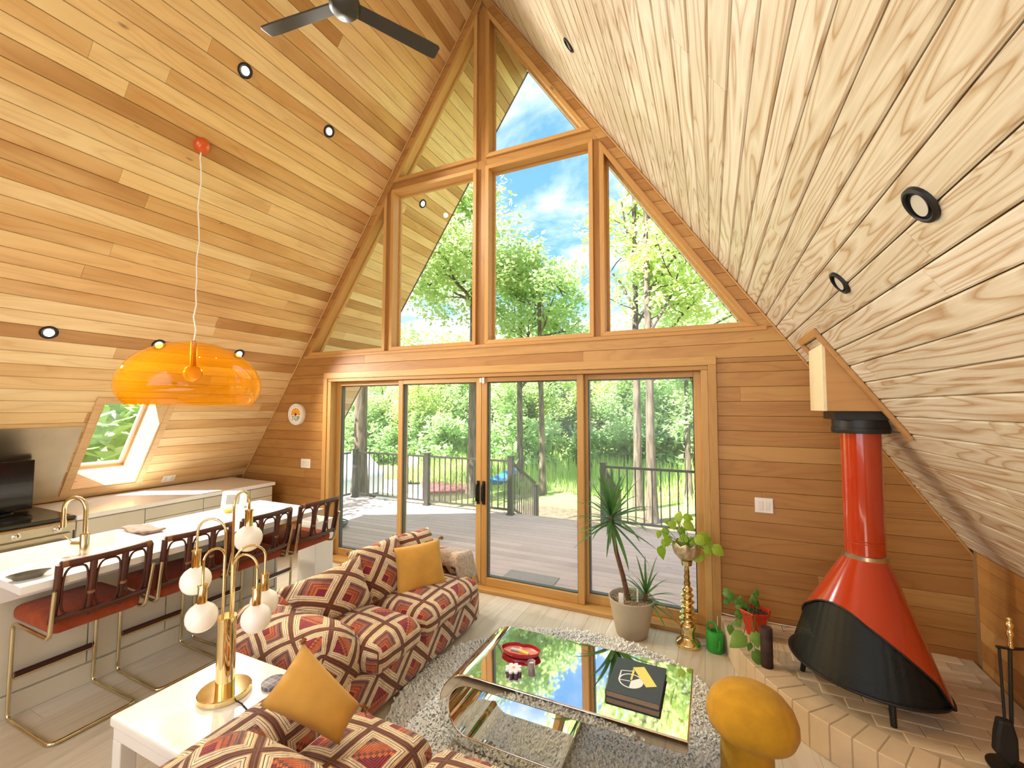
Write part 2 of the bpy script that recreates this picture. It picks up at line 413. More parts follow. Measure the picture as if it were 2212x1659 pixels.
# window posts, rails
def board(name, x0, x1, y0, y1, z0, z1, mat=None, parent=None, vert=False, bevel=.004):
    """a straight board whose local X runs along its length"""
    c = ((x0 + x1) / 2, (y0 + y1) / 2, (z0 + z1) / 2); d = (x1 - x0, y1 - y0, z1 - z0)
    if vert: M = frame_m(c, (0, 0, 1), (1, 0, 0), (0, 1, 0)); e = (d[2], d[0], d[1])
    elif d[1] > d[0]: M = frame_m(c, (0, 1, 0), (-1, 0, 0), (0, 0, 1)); e = (d[1], d[0], d[2])
    else: M = Matrix.Translation(c); e = d
    return MB().box(-e[0] / 2, e[0] / 2, -e[1] / 2, e[1] / 2, -e[2] / 2, e[2] / 2).build(name, mat or M_trim, parent, M=M, bevel=bevel)
pc = 0.055
struct(board('trim_6', -pc, pc, 0.0215, .15, WZ0, 6.38, M_gable, vert=True))
for s, nm in ((-1, 'trim_7'), (1, 'trim_8')):
    a, b = sorted((s * 1.22, s * 1.285)); struct(board(nm, a, b, 0.0215, .15, WZ0, 4.50, M_gable, vert=True))
for s, nm in ((-1, 'trim_9'), (1, 'trim_10')):
    a, b = sorted((s * pc, s * 1.25)); struct(board(nm, a, b, 0.02, .15, 4.46, 4.55, M_gable))
def inset(poly, d):
    n = len(poly); out = []
    for i in range(n):
        p = Vector(poly[i - 1]); c = Vector(poly[i]); q = Vector(poly[(i + 1) % n])
        e1 = (c - p).normalized(); e2 = (q - c).normalized(); n1 = Vector((-e1.y, e1.x)); n2 = Vector((-e2.y, e2.x))
        k = 1 + n1.dot(n2); out.append(tuple(c + (n1 + n2) * (d / k)))
    return out
def area(p): return sum(p[i - 1][0] * p[i][1] - p[i][0] * p[i - 1][1] for i in range(len(p)))
def win(nm, poly, label):
    if area(poly) < 0: poly = poly[::-1]
    w = bpy.data.objects.new(nm, None); COL.objects.link(w); struct(w, label)
    inn = inset(poly, 0.042); n = len(poly)
    for i in range(n):     # each casing member mitred at the corners
        j = (i + 1) % n
        q = [poly[i], poly[j], inn[j], inn[i]]
        a = Vector(q[0]); d = (Vector(q[1]) - a); ln = d.length; d.normalize(); nn = Vector((-d.y, d.x))
        loc = [((Vector(p) - a).dot(d) - ln / 2, (Vector(p) - a).dot(nn)) for p in q]
        mid = a + d * ln / 2
        MB().prism(loc, -.15, .014, 'z').build('frame', M_trim, w, M=frame_m((mid.x, 0, mid.y), (d.x, 0, d.y), (nn.x, 0, nn.y), (0, -1, 0)), bevel=.003)
    ii = inset(poly, 0.041)
    i3 = inset(poly, 0.062)
    MB().ring(ii, i3, .10, .125).build('sash_bead', M_door, w)
    MB().prism(inset(poly, 0.055), .110, .116).build('pane', M_glass, w)
zr = lambda x: H - (x + RO) / S
PA = [(.055, 4.55), (rake(4.55) - RO, 4.55), (.055, zr(.055))]
PB = [(.055, WZ0), (1.22, WZ0), (1.22, 4.46), (.055, 4.46)]
PC = [(1.285, WZ0), (rake(WZ0) - RO, WZ0), (1.285, zr(1.285))]
k = 1
for P, d in ((PA, 'triangular top window'), (PB, 'rectangular upper window'), (PC, 'triangular corner window')):
    win('window_%d' % k, P, d + ', right half of the gable'); k += 1
    win('window_%d' % k, [(-x, z) for x, z in P], d + ', left half of the gable'); k += 1
struct(board('trim_11', -rake(WZ0) + .05, rake(WZ0) - .05, -.012, .02, 2.495, 2.53, M_trim), 'sill board under the upper windows')

# ------------------------------------------------------------------ sliding doors
for nm, a in (('trim_12', (-2.25, -2.185, -.022, .019, 0, 2.225)), ('trim_13', (2.185, 2.25, -.022, .019, 0, 2.225))):
    struct(board(nm, *a, M_door, vert=True), 'casing beside the sliding doors')
struct(board('trim_14', -2.25, 2.25, -.022, .019, 2.225, 2.30, M_door), 'casing above the sliding doors')
for nm, a in (('trim_15', (-2.184, -2.13, -.012, .16, 0.036, 2.185)), ('trim_16', (2.13, 2.184, -.012, .16, 0.036, 2.185))):
    struct(board(nm, *a, M_door, vert=True), 'jamb of the sliding doors')
struct(board('trim_17', -2.184, 2.184, -.012, .16, 2.186, 2.224, M_door), 'head of the sliding doors')
struct(board('trim_18', -2.184, 2.184, -.06, .158, 0.001, 0.035, M_door), 'threshold of the sliding doors')
M_sash = pm('dark_sash', '#2b2823', 0.5)
def door(nm, x0, x1, y0, slide, label):
    d = bpy.data.objects.new(nm, None); COL.objects.link(d); struct(d, label)
    st = 0.062; y1 = y0 + .04
    board('stile', x0, x0 + st, y0, y1, .036, 2.185, M_door, d, vert=True); board('stile', x1 - st, x1, y0, y1, .036, 2.185, M_door, d, vert=True)
    board('bottom_rail', x0 + st, x1 - st, y0, y1, .036, .12, M_door, d); board('top_rail', x0 + st, x1 - st, y0, y1, 2.135, 2.185, M_door, d)
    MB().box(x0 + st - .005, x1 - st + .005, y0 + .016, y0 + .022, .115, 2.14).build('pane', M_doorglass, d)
    o = [(x0 + st, .12), (x1 - st, .12), (x1 - st, 2.135), (x0 + st, 2.135)]
    MB().ring(o, inset(o, .010), y0 + .024, y1 + .03).build('weather_strip', M_sash, d)
    if slide:
        hx = x1 - st / 2 if slide < 0 else x0 + st / 2
        p = fillet([(hx, y0, .89), (hx, y0 - .045, .90), (hx, y0 - .045, 1.06), (hx, y0, 1.07)], .03)
        h = MB().tube(p, .012, 8).box(hx - .016, hx + .016, y0 - .008, y0, .86, 1.10).build('handle', M_black, d, smooth=40)
        h['label'] = 'dark pull handle'
        p = fillet([(hx, y1, .89), (hx, y1 + .045, .90), (hx, y1 + .045, 1.06), (hx, y1, 1.07)], .03)
        MB().tube(p, .012, 8).build('handle', M_black, d, smooth=40)
door('door_1', -2.13, -1.035, .09, 0, 'fixed glass door panel nearest the kitchen')
door('door_2', -1.10, -0.002, .03, -1, 'sliding glass door panel left of the middle')
door('door_3', 0.002, 1.10, .03, 1, 'sliding glass door panel right of the middle')
door('door_4', 1.065, 2.13, .09, 0, 'fixed glass door panel behind the potted plants')
t = thing('door_sensor', 'small white contact sensor at the top where the glass doors meet', 'sensor', (0.03, .02, 2.15))
MB().box(0.015, .04, .012, .03, 2.12, 2.185).build('sensor_body', M_white, t, bevel=.003)
MB().box(-.02, .005, .016, .03, 2.13, 2.18).build('magnet', M_white, t, bevel=.003)

# ------------------------------------------------------------------ floor
fl = struct(MB().box(-KX, KX, Y0, 0.15, -.12, -.021).build('floor', M_slab))
rnd = random.Random(5); FW = 0.19; nf = int(2 * KX / FW) + 1
for k in range(nf):
    x = -KX + (k + .5) * FW
    cuts = [Y0]; y = Y0 + rnd.uniform(1.2, 3.0)
    while y < -0.6: cuts.append(y); y += rnd.uniform(1.8, 3.2)
    cuts.append(0.05)
    for a, b in zip(cuts[:-1], cuts[1:]):
        link('plank', plank_mesh(b - a, FW, .02, .0015, .0004, M_floor), fl, True, frame_m((x, (a + b) / 2, 0), (0, 1, 0), (-1, 0, 0), (0, 0, 1)))
# rear wall below and beside the rear opening (behind the viewer)
rw = MB(); rw.prism([(-KX, 0), (KX, 0), (rake(1.0), 1.0), (-rake(1.0), 1.0)], Y0 - .1, Y0)
for s in (-1, 1):
    rw.prism([(s * 2.2, 1.0), (s * rake(1.0), 1.0), (s * 0.4, H - .6), (s * .4, H - .9), (s * 1.2, 4.4)][::(1 if s > 0 else -1)], Y0 - .1, Y0)
struct(rw.build('wall_front', M_gable))

# ================================================================== OUTDOORS
GZ = -0.75
def ground_mat():
    m, nt, b = bsdf('lawn'); L = nt.links
    tc = nd(nt, 'TexCoord'); n = nd(nt, 'TexNoise', i_Scale=0.35, i_Detail=5.0); L.new(tc.outputs['Object'], n.inputs['Vector'])
    n2 = nd(nt, 'TexNoise', i_Scale=14.0, i_Detail=4.0); L.new(tc.outputs['Object'], n2.inputs['Vector'])
    soil = ramp(nt, [(0.3, lin('#4a3f31')), (0.7, lin('#75664e'))]); L.new(n2.outputs[0], soil.inputs[0])
    gr = ramp(nt, [(0.3, lin('#7f9f48')), (0.7, lin('#adc268'))]); L.new(n2.outputs[0], gr.inputs[0])
    sp = nd(nt, 'SeparateXYZ'); L.new(tc.outputs['Object'], sp.inputs[0])
    # bare soil close to the deck, grass farther out
    f = math_n(nt, 'ADD', math_n(nt, 'MULTIPLY', sp.outputs[1], 0.13), math_n(nt, 'MULTIPLY', n.outputs[0], 0.9))
    mk = ramp(nt, [(0.0, (0, 0, 0)), (0.25, (1, 1, 1))]); L.new(math_n(nt, 'SUBTRACT', f, 1.30), mk.inputs[0])
    L.new(mix(nt, mk.outputs[0], soil.outputs[0], gr.outputs[0]), b.inputs['Base Color']); b.inputs['Roughness'].default_value = 0.9
    return m
g = MB(); nx, ny = 40, 40; vs = []
for j in range(ny + 1):
    for i in range(nx + 1):
        x = -60 + 110 * i / nx; y = -12 + 82 * j / ny
        z = GZ + max(0, y - 12) * 0.05 + 0.05 * sin(x * .5) * cos(y * .37) - min(.62, max(0, -x - 4.2) * .45) * max(0, min(1, (13.5 - y) / 2))
        vs.append((x, y, z - (0.15 if y < 3.5 else 0)))
g.add(vs, [(j * (nx + 1) + i, j * (nx + 1) + i + 1, (j + 1) * (nx + 1) + i + 1, (j + 1) * (nx + 1) + i) for j in range(ny) for i in range(nx)])
gobj = struct(g.build('ground', ground_mat(), smooth=60)); gobj['label'] = 'lawn and bare soil beyond the deck'

# tall grass, uncountable
def grass_mat():
    m, nt, b = bsdf('grass'); L = nt.links
    tc = nd(nt, 'TexCoord'); n = nd(nt, 'TexNoise', i_Scale=0.6, i_Detail=3.0); L.new(tc.outputs['Object'], n.inputs['Vector'])
    r = ramp(nt, [(0.3, lin('#97ba5a')), (0.55, lin('#b7d672')), (0.75, lin('#d8e498'))]); L.new(n.outputs[0], r.inputs[0])
    L.new(r.outputs[0], b.inputs['Base Color']); b.inputs['Roughness'].default_value = 0.6
    return m
gb = MB(); rnd = random.Random(21)
for i in range(16000):
    x = rnd.uniform(-9, 7); y = 8.6 + 11 * rnd.random() ** 1.3
    h = rnd.uniform(.25, .7) * min(1, .4 + (y - 8) * .25); a = rnd.uniform(0, 2 * pi); w = .012 + .004 * (y - 8)
    z = GZ + max(0, y - 12) * 0.05; lx, ly = rnd.uniform(-.15, .15), rnd.uniform(-.15, .15)
    gb.add([(x - w * cos(a), y - w * sin(a), z - .05), (x + w * cos(a), y + w * sin(a), z - .05), (x + lx, y + ly, z + h)], [(0, 1, 2)])
tag(gb.build('grass', grass_mat()), 'tall bright green meadow grass between the trees', 'grass', kind='stuff')

# deck
dk = struct(MB().box(-4.95, 5.0, .16, 3.2, -.25, -.10).build('floor_deck', pm('deck_frame', '#4c3a30', 0.8)), 'weathered reddish grey deck outside the glass doors')
rnd = random.Random(8); DB = 0.14; y = 0.17
while y < 3.2:
    c = rnd.uniform(-2.5, 2.5)
    for a, b in ((-4.95, c), (c, 5.0)):
        link('plank', plank_mesh(b - a, DB, .025, .004, .003, M_deck), dk, True, Matrix.Translation(((a + b) / 2, y + DB / 2, -.05)))
    y += DB
struct(MB().box(-4.97, 5.02, 3.2, 3.235, -.40, -.045).build('trim_19', M_deck), 'edge board of the deck')

# railings
def rail(name, label, p0, p1, posts, z0, zt, zend=None, n=None):
    t = thing(name, label, 'railing', (p0[0], p0[1], z0), group=None)
    a = Vector((p0[0], p0[1], 0)); b = Vector((p1[0], p1[1], 0)); dz = (zend or 0)
    ln = (b - a).length; d = (b - a).normalized(); ang = math.atan2(d.y, d.x)
    def at(s): return a + d * s + Vector((0, 0, dz * s / ln))
    for s, top in posts:
        q = at(s); M = Matrix.Translation((q.x, q.y, 0)) @ Matrix.Rotation(ang, 4, 'Z')
        MB().box(-.045, .045, -.045, .045, z0 + q.z - (.3 if dz else 0), top + q.z, M).box(-.052, .052, -.052, .052, top + q.z, top + q.z + .02, M).box(-.06, .06, -.06, .06, z0 + q.z, z0 + q.z + .03, M).build('post', M_rail, t)
    for nm, zz, hh in (('top_rail', zt, .035), ('bottom_rail', z0 + .09, .03)):
        q0, q1 = at(.03), at(ln - .03)
        X = (q1 - q0).normalized(); Y = Vector((-d.y, d.x, 0)); Z = X.cross(Y)
        M = frame_m(((q0 + q1) / 2 + Vector((0, 0, zz))), X, Y, Z); hl = (q1 - q0).length / 2
        MB().box(-hl, hl, -.022, .022, -hh / 2, hh / 2).build(nm, M_rail, t, M=M)
    n = n or int(ln / .125)
    me = None
    for i in range(1, n):
        q = at(ln * i / n)
        if any(abs(ln * i / n - s) < .06 for s, _ in posts): continue
        if me is None:
            bm_ = MB().box(-.009, .009, -.009, .009, z0 + .10, zt - .015); o = bm_.build('baluster', M_rail, t, M=Matrix.Translation((q.x, q.y, q.z))); me = o.data
        else: link('baluster', me, t, True, Matrix.Translation((q.x, q.y, q.z)))
    return t
rail('deck_railing', 'dark metal railing along the far deck edge, kitchen side', (-4.76, 3.12), (-1.09, 3.12), [(0, .95), (1.86, .95), (3.67, .98)], -.05, .90)
rail('deck_railing', 'dark metal railing along the far deck edge behind the potted plants', (.58, 3.12), (4.9, 3.12), [(0, .95), (2.1, .95), (4.32, .95)], -.05, .90)
rail('deck_railing', 'dark metal railing returning to the house at the kitchen end of the deck', (-4.76, 3.0), (-4.76, .35), [(2.65, .95)], -.05, .90)
rail('stair_railing', 'sloping stair handrail beside the blue hammock', (-1.09, 3.2), (-1.09, 4.35), [(1.15, .82)], -.05, .86, zend=-.55, n=11)
rail('stair_railing', 'sloping stair handrail behind the spiky potted plant', (.58, 3.2), (.58, 4.35), [(1.15, .82)], -.05, .86, zend=-.55, n=11)
st = thing('deck_steps', 'wooden steps leading from the deck down to the garden', 'steps', (-.25, 3.7, GZ))
for i in range(3):
    board('tread', -1.05, .54, 3.24 + .3 * i, 3.53 + .3 * i, -.27 - .18 * i, -.23 - .18 * i, M_deck, st)
    board('riser', -1.05, .54, 3.51 + .3 * i, 3.53 + .3 * i, -.44 - .18 * i, -.27 - .18 * i, M_deck, st)

# trees -------------------------------------------------------------
def bark_mat(nm, a, b):
    m, nt, bs = bsdf(nm); L = nt.links
    tc = nd(nt, 'TexCoord'); mp = nd(nt, 'Mapping'); mp.inputs['Scale'].default_value = (16, 16, 2.5); L.new(tc.outputs['Object'], mp.inputs[0])
    n = nd(nt, 'TexNoise', i_Scale=1.0, i_Detail=5.0); L.new(mp.outputs[0], n.inputs['Vector'])
    r = ramp(nt, [(0.35, lin(a)), (0.65, lin(b))]); L.new(n.outputs[0], r.inputs[0]); L.new(r.outputs[0], bs.inputs['Base Color'])
    bp = nd(nt, 'Bump', i_Strength=0.7, i_Distance=0.03); L.new(n.outputs[0], bp.inputs['Height']); L.new(bp.outputs[0], bs.inputs['Normal']); bs.inputs['Roughness'].default_value = .9
    return m
M_bark = bark_mat('bark', '#42382d', '#7d6e5b')
def leaf_mat(nm, cols, trans=0.45):
    m = bpy.data.materials.new(nm); m.use_nodes = True; nt = m.node_tree; nt.nodes.clear(); L = nt.links
    out = nd(nt, 'OutputMaterial'); tc = nd(nt, 'TexCoord'); oi = nd(nt, 'ObjectInfo')
    n = nd(nt, 'TexNoise', i_Scale=1.4, i_Detail=6.0, i_Roughness=0.75); L.new(tc.outputs['Object'], n.inputs['Vector'])
    r = ramp(nt, [(0.25 + .5 * i / (len(cols) - 1), lin(c)) for i, c in enumerate(cols)])
    L.new(math_n(nt, 'ADD', n.outputs[0], math_n(nt, 'MULTIPLY', math_n(nt, 'SUBTRACT', oi.outputs['Random'], .5), .25)), r.inputs[0])
    df = nd(nt, 'BsdfDiffuse'); tl = nd(nt, 'BsdfTranslucent'); mx = nd(nt, 'MixShader', i_0=trans)
    L.new(r.outputs[0], df.inputs[0]); L.new(mix(nt, .5, r.outputs[0], (0.66, 0.78, 0.36)), tl.inputs[0])
    L.new(df.outputs[0], mx.inputs[1]); L.new(tl.outputs[0], mx.inputs[2]); L.new(mx.outputs[0], out.inputs[0])
    return m
M_leafA = leaf_mat('oak_leaves', ['#86a860', '#b0c983', '#d2e0a6'])
M_leafB = leaf_mat('yellow_green_leaves', ['#a0bb62', '#c6da86', '#e0eaa8'])
M_leafC = leaf_mat('forest_leaves', ['#8bb472', '#b6d294', '#dae8ba'])
M_leafD = leaf_mat('deep_green_leaves', ['#6f9a62', '#9cc082', '#c4dca4'])  # a deeper green than the other leaves
def leaf_cards(centers, n, size, rnd, mb=None):
    mb = mb or MB()
    for c, r in centers:
        for _ in range(n):
            while True:
                p = Vector((rnd.uniform(-1, 1), rnd.uniform(-1, 1), rnd.uniform(-1, 1)))
                if p.length < 1: break
            p = Vector(c) + Vector((p.x * r[0], p.y * r[1], p.z * r[2])); s = size * rnd.uniform(.6, 1.3)
            u = Vector((rnd.gauss(0, 1), rnd.gauss(0, 1), rnd.gauss(0, .6))).normalized(); v = u.cross(Vector((rnd.gauss(0, .5), rnd.gauss(0, .5), 1))).normalized()
            mb.add([p - u * s, p + v * s * .55 - u * .1 * s, p + u * s, p - v * s * .55], [(0, 1, 2, 3)])
    return mb
def grow(mb, p, d, ln, r, depth, rnd, tips, droop=0.0):
    pts = [p]; n = 5; q = p.copy(); dd = d.copy()
    for i in range(n):
        dd = (dd + Vector((rnd.gauss(0, .16), rnd.gauss(0, .16), rnd.gauss(0, .12) - droop))).normalized(); q = q + dd * ln / n; pts.append(q.copy())
    mb.tube(pts, [r * (1 - .55 * i / n) for i in range(n + 1)], 6)
    if depth == 0: tips.append(q); tips.append(pts[3]); return
    for k in range(3):
        b = pts[rnd.choice((2, 3, 4, 5))]; a = rnd.uniform(0, 2 * pi)
        nd_ = (dd * .55 + Vector((cos(a), sin(a), rnd.uniform(-.15, .5))) * .8).normalized()
        grow(mb, b, nd_, ln * rnd.uniform(.55, .75), r * .42, depth - 1, rnd, tips, droop)
_tree_n = 0
def tree(name, label, x, y, h, r, crown_c, crown_r, mat, leaf=.085, n=36, lean=(0, 0), seed=1, group=None, z=None, depth=2, boughs=5, first=.45):
    """one tree: trunk with boughs, and a crown of leaf sprays round the twig ends"""
    rnd = random.Random(seed); z = GZ if z is None else z
    t = thing(name, label, 'tree', (x, y, z), group=group)
    tr = MB(); n_ = 8; pts = []
    for i in range(n_ + 1):
        k = i / n_; pts.append(Vector((x + lean[0] * k * k + rnd.gauss(0, .03) * k, y + lean[1] * k * k, z + h * k)))
    tr.tube(pts, [r * (1.35 if i == 0 else 1 - .6 * i / n_) for i in range(n_ + 1)], 10)
    tr.build('trunk', M_bark, t, smooth=60)
    tips = []; bm_ = MB()
    for b in range(boughs):
        k = first + (1 - first) * (b + .5) / boughs; p = pts[min(n_, int(k * n_))]; a = 2.4 * b + rnd.uniform(-.4, .4)
        tgt = Vector((x + crown_c[0], y + crown_c[1], z + crown_c[2])) + Vector((cos(a) * crown_r[0], sin(a) * crown_r[1], rnd.uniform(-.5, .8) * crown_r[2])) * .8
        v = tgt - p; grow(bm_, p, v.normalized(), v.length * .75, r * .38, depth - 1, rnd, tips)
    bm_.build('boughs', M_bark, t, smooth=60)
    cs = [(p, (crown_r[0] * .26, crown_r[1] * .26, crown_r[2] * .24)) for p in tips]
    for _ in range(max(4, len(tips) // 2)):
        a = rnd.uniform(0, 2 * pi); b = rnd.uniform(-.9, .9); q = sqrt(1 - b * b) * rnd.uniform(.55, .95)
        cs.append((Vector((x + crown_c[0] + q * cos(a) * crown_r[0], y + crown_c[1] + q * sin(a) * crown_r[1], z + crown_c[2] + b * crown_r[2] * .9)), (crown_r[0] * .3, crown_r[1] * .3, crown_r[2] * .26)))
    leaf_cards(cs, int(n * 1.9), leaf, rnd).build('foliage', mat, t, kind='stuff')
    return t
tree('oak_tree', 'thick dark trunk rising right behind the kitchen end railing', -6.15, 4.7, 9.5, .19, (-1.6, .6, 7.4), (2.2, 2.4, 1.7), M_leafA, seed=4, n=26, first=.62, depth=3)
tree('oak_tree', 'big spreading oak behind the middle door stiles, horizontal boughs', -4.45, 7.6, 9.5, .17, (-.4, 0, 7.3), (2.7, 2.4, 2.1), M_leafA, seed=9, n=36, first=.55, boughs=7, depth=3)
tree('oak_tree', 'thin dark trunk behind the top of the sloping stair handrail', -4.0, 10.2, 8.6, .13, (.6, .2, 6.4), (1.8, 1.8, 1.7), M_leafC, seed=14, n=40, first=.35, boughs=6)
tree('oak_tree', 'slender pale trunk standing at the edge of the bare soil', -2.4, 8.2, 7.6, .10, (.1, .3, 5.9), (1.5, 1.6, 1.3), M_leafC, seed=15, n=36, first=.35, boughs=6, lean=(-.2, 0))
tree('oak_tree', 'straight grey trunk, far one of the pair behind the right railing', .45, 7.6, 9.4, .115, (.5, .6, 7.0), (1.9, 2.0, 2.1), M_leafB, seed=23, n=44, boughs=7, first=.4)
tree('oak_tree', 'leaning trunk, near one of the pair behind the right railing', .92, 6.5, 8.6, .115, (1.4, 1.0, 6.3), (2.0, 1.9, 1.7), M_leafB, seed=31, n=44, lean=(-.15, .3), boughs=7, first=.4)
tree('oak_tree', 'low small-leaved tree right of the trunk pair behind the right railing', 1.6, 9.0, 4.6, .10, (.5, .4, 3.2), (1.6, 1.4, 1.4), M_leafC, seed=37, n=44, boughs=6, first=.3)
tree('side_tree', 'green tree outside the kitchen skylight', -8.3, -1.9, 5.2, .12, (0, 0, 3.6), (2.2, 2.0, 2.0), M_leafB, seed=44, n=40, boughs=7, first=.3, z=-1.2)
tree('side_tree', 'tree beside the house throwing dappled shade on the kitchen end of the deck', -7.2, .6, 6.2, .13, (0, 0, 4.9), (2.4, 2.1, 1.6), M_leafB, seed=52, n=22, boughs=7, first=.4, z=-1.2)
# woodland: every crown its own tree
wood_spots = []
rnd = random.Random(77)
for row, (yy, nn, x0, x1, hh) in enumerate(((15.0, 7, -16, 3.2, 4.8), (17.5, 9, -20, 4.0, 6.4), (22.5, 9, -26, 4.5, 7.6), (29, 10, -36, 6.0, 9.0))):
    for i in range(nn):
        wood_spots.append((x0 + (x1 - x0) * (i + rnd.uniform(.2, .8)) / nn, yy + rnd.uniform(-1.2, 1.2), hh * rnd.uniform(.88, 1.08), row))
protos = {}; cnt = {}; ORD = 'first second third fourth fifth sixth seventh eighth ninth tenth eleventh twelfth thirteenth fourteenth fifteenth sixteenth'.split()
for i, (x, y, h, row) in enumerate(wood_spots):
    key = (row >= 2, i % 3)
    lab = ['woodland tree of the front rank beyond the meadow', 'woodland tree of the second rank', 'woodland tree of the third rank', 'tall woodland tree of the rearmost rank'][row]
    grp = ['front rank of the woodland', 'second rank of the woodland', 'third rank of the woodland', 'rear rank of the woodland'][row]
    if key not in protos:
        hh = 6.5; t = tree('woodland_tree', lab, 0, 0, hh * .8, .14, (0, 0, hh * .52), (2.3, 2.2, hh * .46), [M_leafC, M_leafB, M_leafD][i % 3], leaf=.11 if row < 2 else .15, n=60 if row < 2 else 44, seed=100 + i, z=0, boughs=8, first=.15, group=grp)
        protos[key] = t
    else:
        t = copy_tree(protos[key])
    cnt[row] = cnt.get(row, 0) + 1; t['label'] = '%s, %s from the kitchen side' % (lab, ORD[cnt[row] - 1]); t['group'] = grp; s = h / 6.5
    t.location = (x, y, GZ - .05 + max(0, y - 12) * .05); t.rotation_euler = (0, 0, rnd.uniform(0, 6.28)); t.scale = (s * (1 + .12 * row),) * 2 + (s,)
# shrubs closing the gaps at the foot of the wood
sp = None
for i in range(16):
    x = -20 + 28 * (i + rnd.uniform(.2, .8)) / 16; y = rnd.uniform(12.9, 14.0)
    if x > -3.5: y += 1.6
    if sp is None:
        sp = thing('shrub', '', 'shrub', (0, 0, 0)); r2 = random.Random(5)
        leaf_cards([((r2.uniform(-.7, .7), r2.uniform(-.6, .6), r2.uniform(.2, 1.7)), (.5, .5, .45)) for _ in range(16)], 80, .13, r2).build('foliage', M_leafD, sp, kind='stuff')
        sm = MB()
        for a in range(5): sm.tube([(0, 0, 0), (.3 * cos(a * 1.3), .3 * sin(a * 1.3), .7), (.6 * cos(a * 1.3), .5 * sin(a * 1.3), 1.4)], [.03, .02, .01], 5)
        sm.build('stems', M_bark, sp); t = sp
    else: t = copy_tree(sp)
    if i == 15: globals()['shrub_last'] = t
    t['label'] = 'rounded green shrub at the foot of the woodland, %s from the kitchen side' % ORD[i]; t['group'] = 'shrubs at the woodland edge'
    t.location = (x, y, GZ - .05); t.rotation_euler = (0, 0, rnd.uniform(0, 6.28)); q = rnd.uniform(.9, 1.4); t.scale = (q, q, q)

for (x, y, q), w in zip(((-6.6, -1.1, 1.8), (-7.2, -2.9, 1.9)), ('nearer the gable', 'nearer the range')):
    t = copy_tree(sp); t.location = (x, y, -1.0); t.rotation_euler = (0, 0, x); t.scale = (q, q, q)
    t['label'] = 'green shrub outside the kitchen skylight, ' + w; t['group'] = 'shrubs outside the skylight'
# patio things ------------------------------------------------------
M_conc = pm('pale_concrete', '#cfc8bd', 0.8, 0, 0.06, 5)
struct(MB().box(-15, -5.5, 5.0, 12.0, -1.5, -1.28).build('floor_patio', M_conc), 'pale concrete patio beside the lawn')
M_tub = pm('tub_panel', '#9a8f7c', 0.7, 0, 0.06, 8); M_cover = pm('maroon_vinyl', '#7b4048', 0.45, 0, 0.06, 10)
t = thing('hot_tub', 'tan hot tub with a maroon cover behind the deck railing', 'hot tub', (-5.95, 8.55, -1.28), radians(40))
hb = MB().box(-.80, .80, -.85, .85, .0, .44).build('shell', M_tub, t, w=False, bevel=.03)
for i in range(3): MB().box(-.76 + .515 * i, -.76 + .515 * i + .48, -.875, -.845, .06, .40).build('panel', pm('tub_slat', '#867c6b', .7), t, w=False, bevel=.01)
MB().box(-.85, .85, -.9, 0, .44, .52).build('cover', M_cover, t, w=False, bevel=.03); MB().box(-.85, .85, .01, .9, .44, .52).build('cover', M_cover, t, w=False, bevel=.03)
M_adi = pm('pale_wood', '#ddd3c4', 0.7, 0, 0.05, 10)
def adirondack(label, loc, rz):
    t = thing('garden_chair', label, 'chair', loc, rz, 'slatted garden chairs on the patio')
    for s in (-1, 1):
        MB().box(s * .3 - .04, s * .3 + .04, -.36, -.3, 0, .56).build('leg', M_adi, t, w=False)
        MB().prism([(-.34, .32), (.5, .02), (.5, .1), (-.34, .42)], s * .27 - .02, s * .27 + .02, 'x').build('leg', M_adi, t, w=False)
        MB().box(s * .34 - .07, s * .34 + .07, -.42, .42, .56, .59).build('arm', M_adi, t, w=False, bevel=.01)
    for i in range(5):
        MB().box(-.28, .28, -.36 + .13 * i, -.25 + .13 * i, .39 - .045 * i, .41 - .045 * i).build('slat', M_adi, t, w=False)
    for i in range(5):
        h = (.92, 1.0, 1.03, 1.0, .92)[i]; x = -.24 + .12 * i
        MB().prism([(.24, .2), (.27, .2), (.27 + (h - .2) * .42, h), (.24 + (h - .2) * .42, h)], x - .053, x + .053, 'x').build('slat', M_adi, t, w=False)
adirondack('pale slatted garden chair on the patio, seen from the front', (-9.6, 11.3, -1.28), radians(35))
adirondack('pale slatted garden chair on the patio, seen side-on behind the hot tub', (-8.5, 11.5, -1.28), radians(-75))
t = tag(None or thing('fire_pit', 'low round dark fire bowl between the two garden chairs', 'fire pit', (-9.05, 10.7, -1.28)), 'low round dark fire bowl between the two garden chairs', 'fire pit')
MB().lathe([(.1, 0), (.3, .05), (.36, .22), (.33, .24), (.05, .2)], 20).build('bowl', M_black, t, w=False, smooth=40)
for a in range(3): MB().tube([(.22 * cos(a * 2.1), .22 * sin(a * 2.1), .12), (.32 * cos(a * 2.1), .32 * sin(a * 2.1), -.0)], .02, 6).build('leg', M_black, t, w=False)
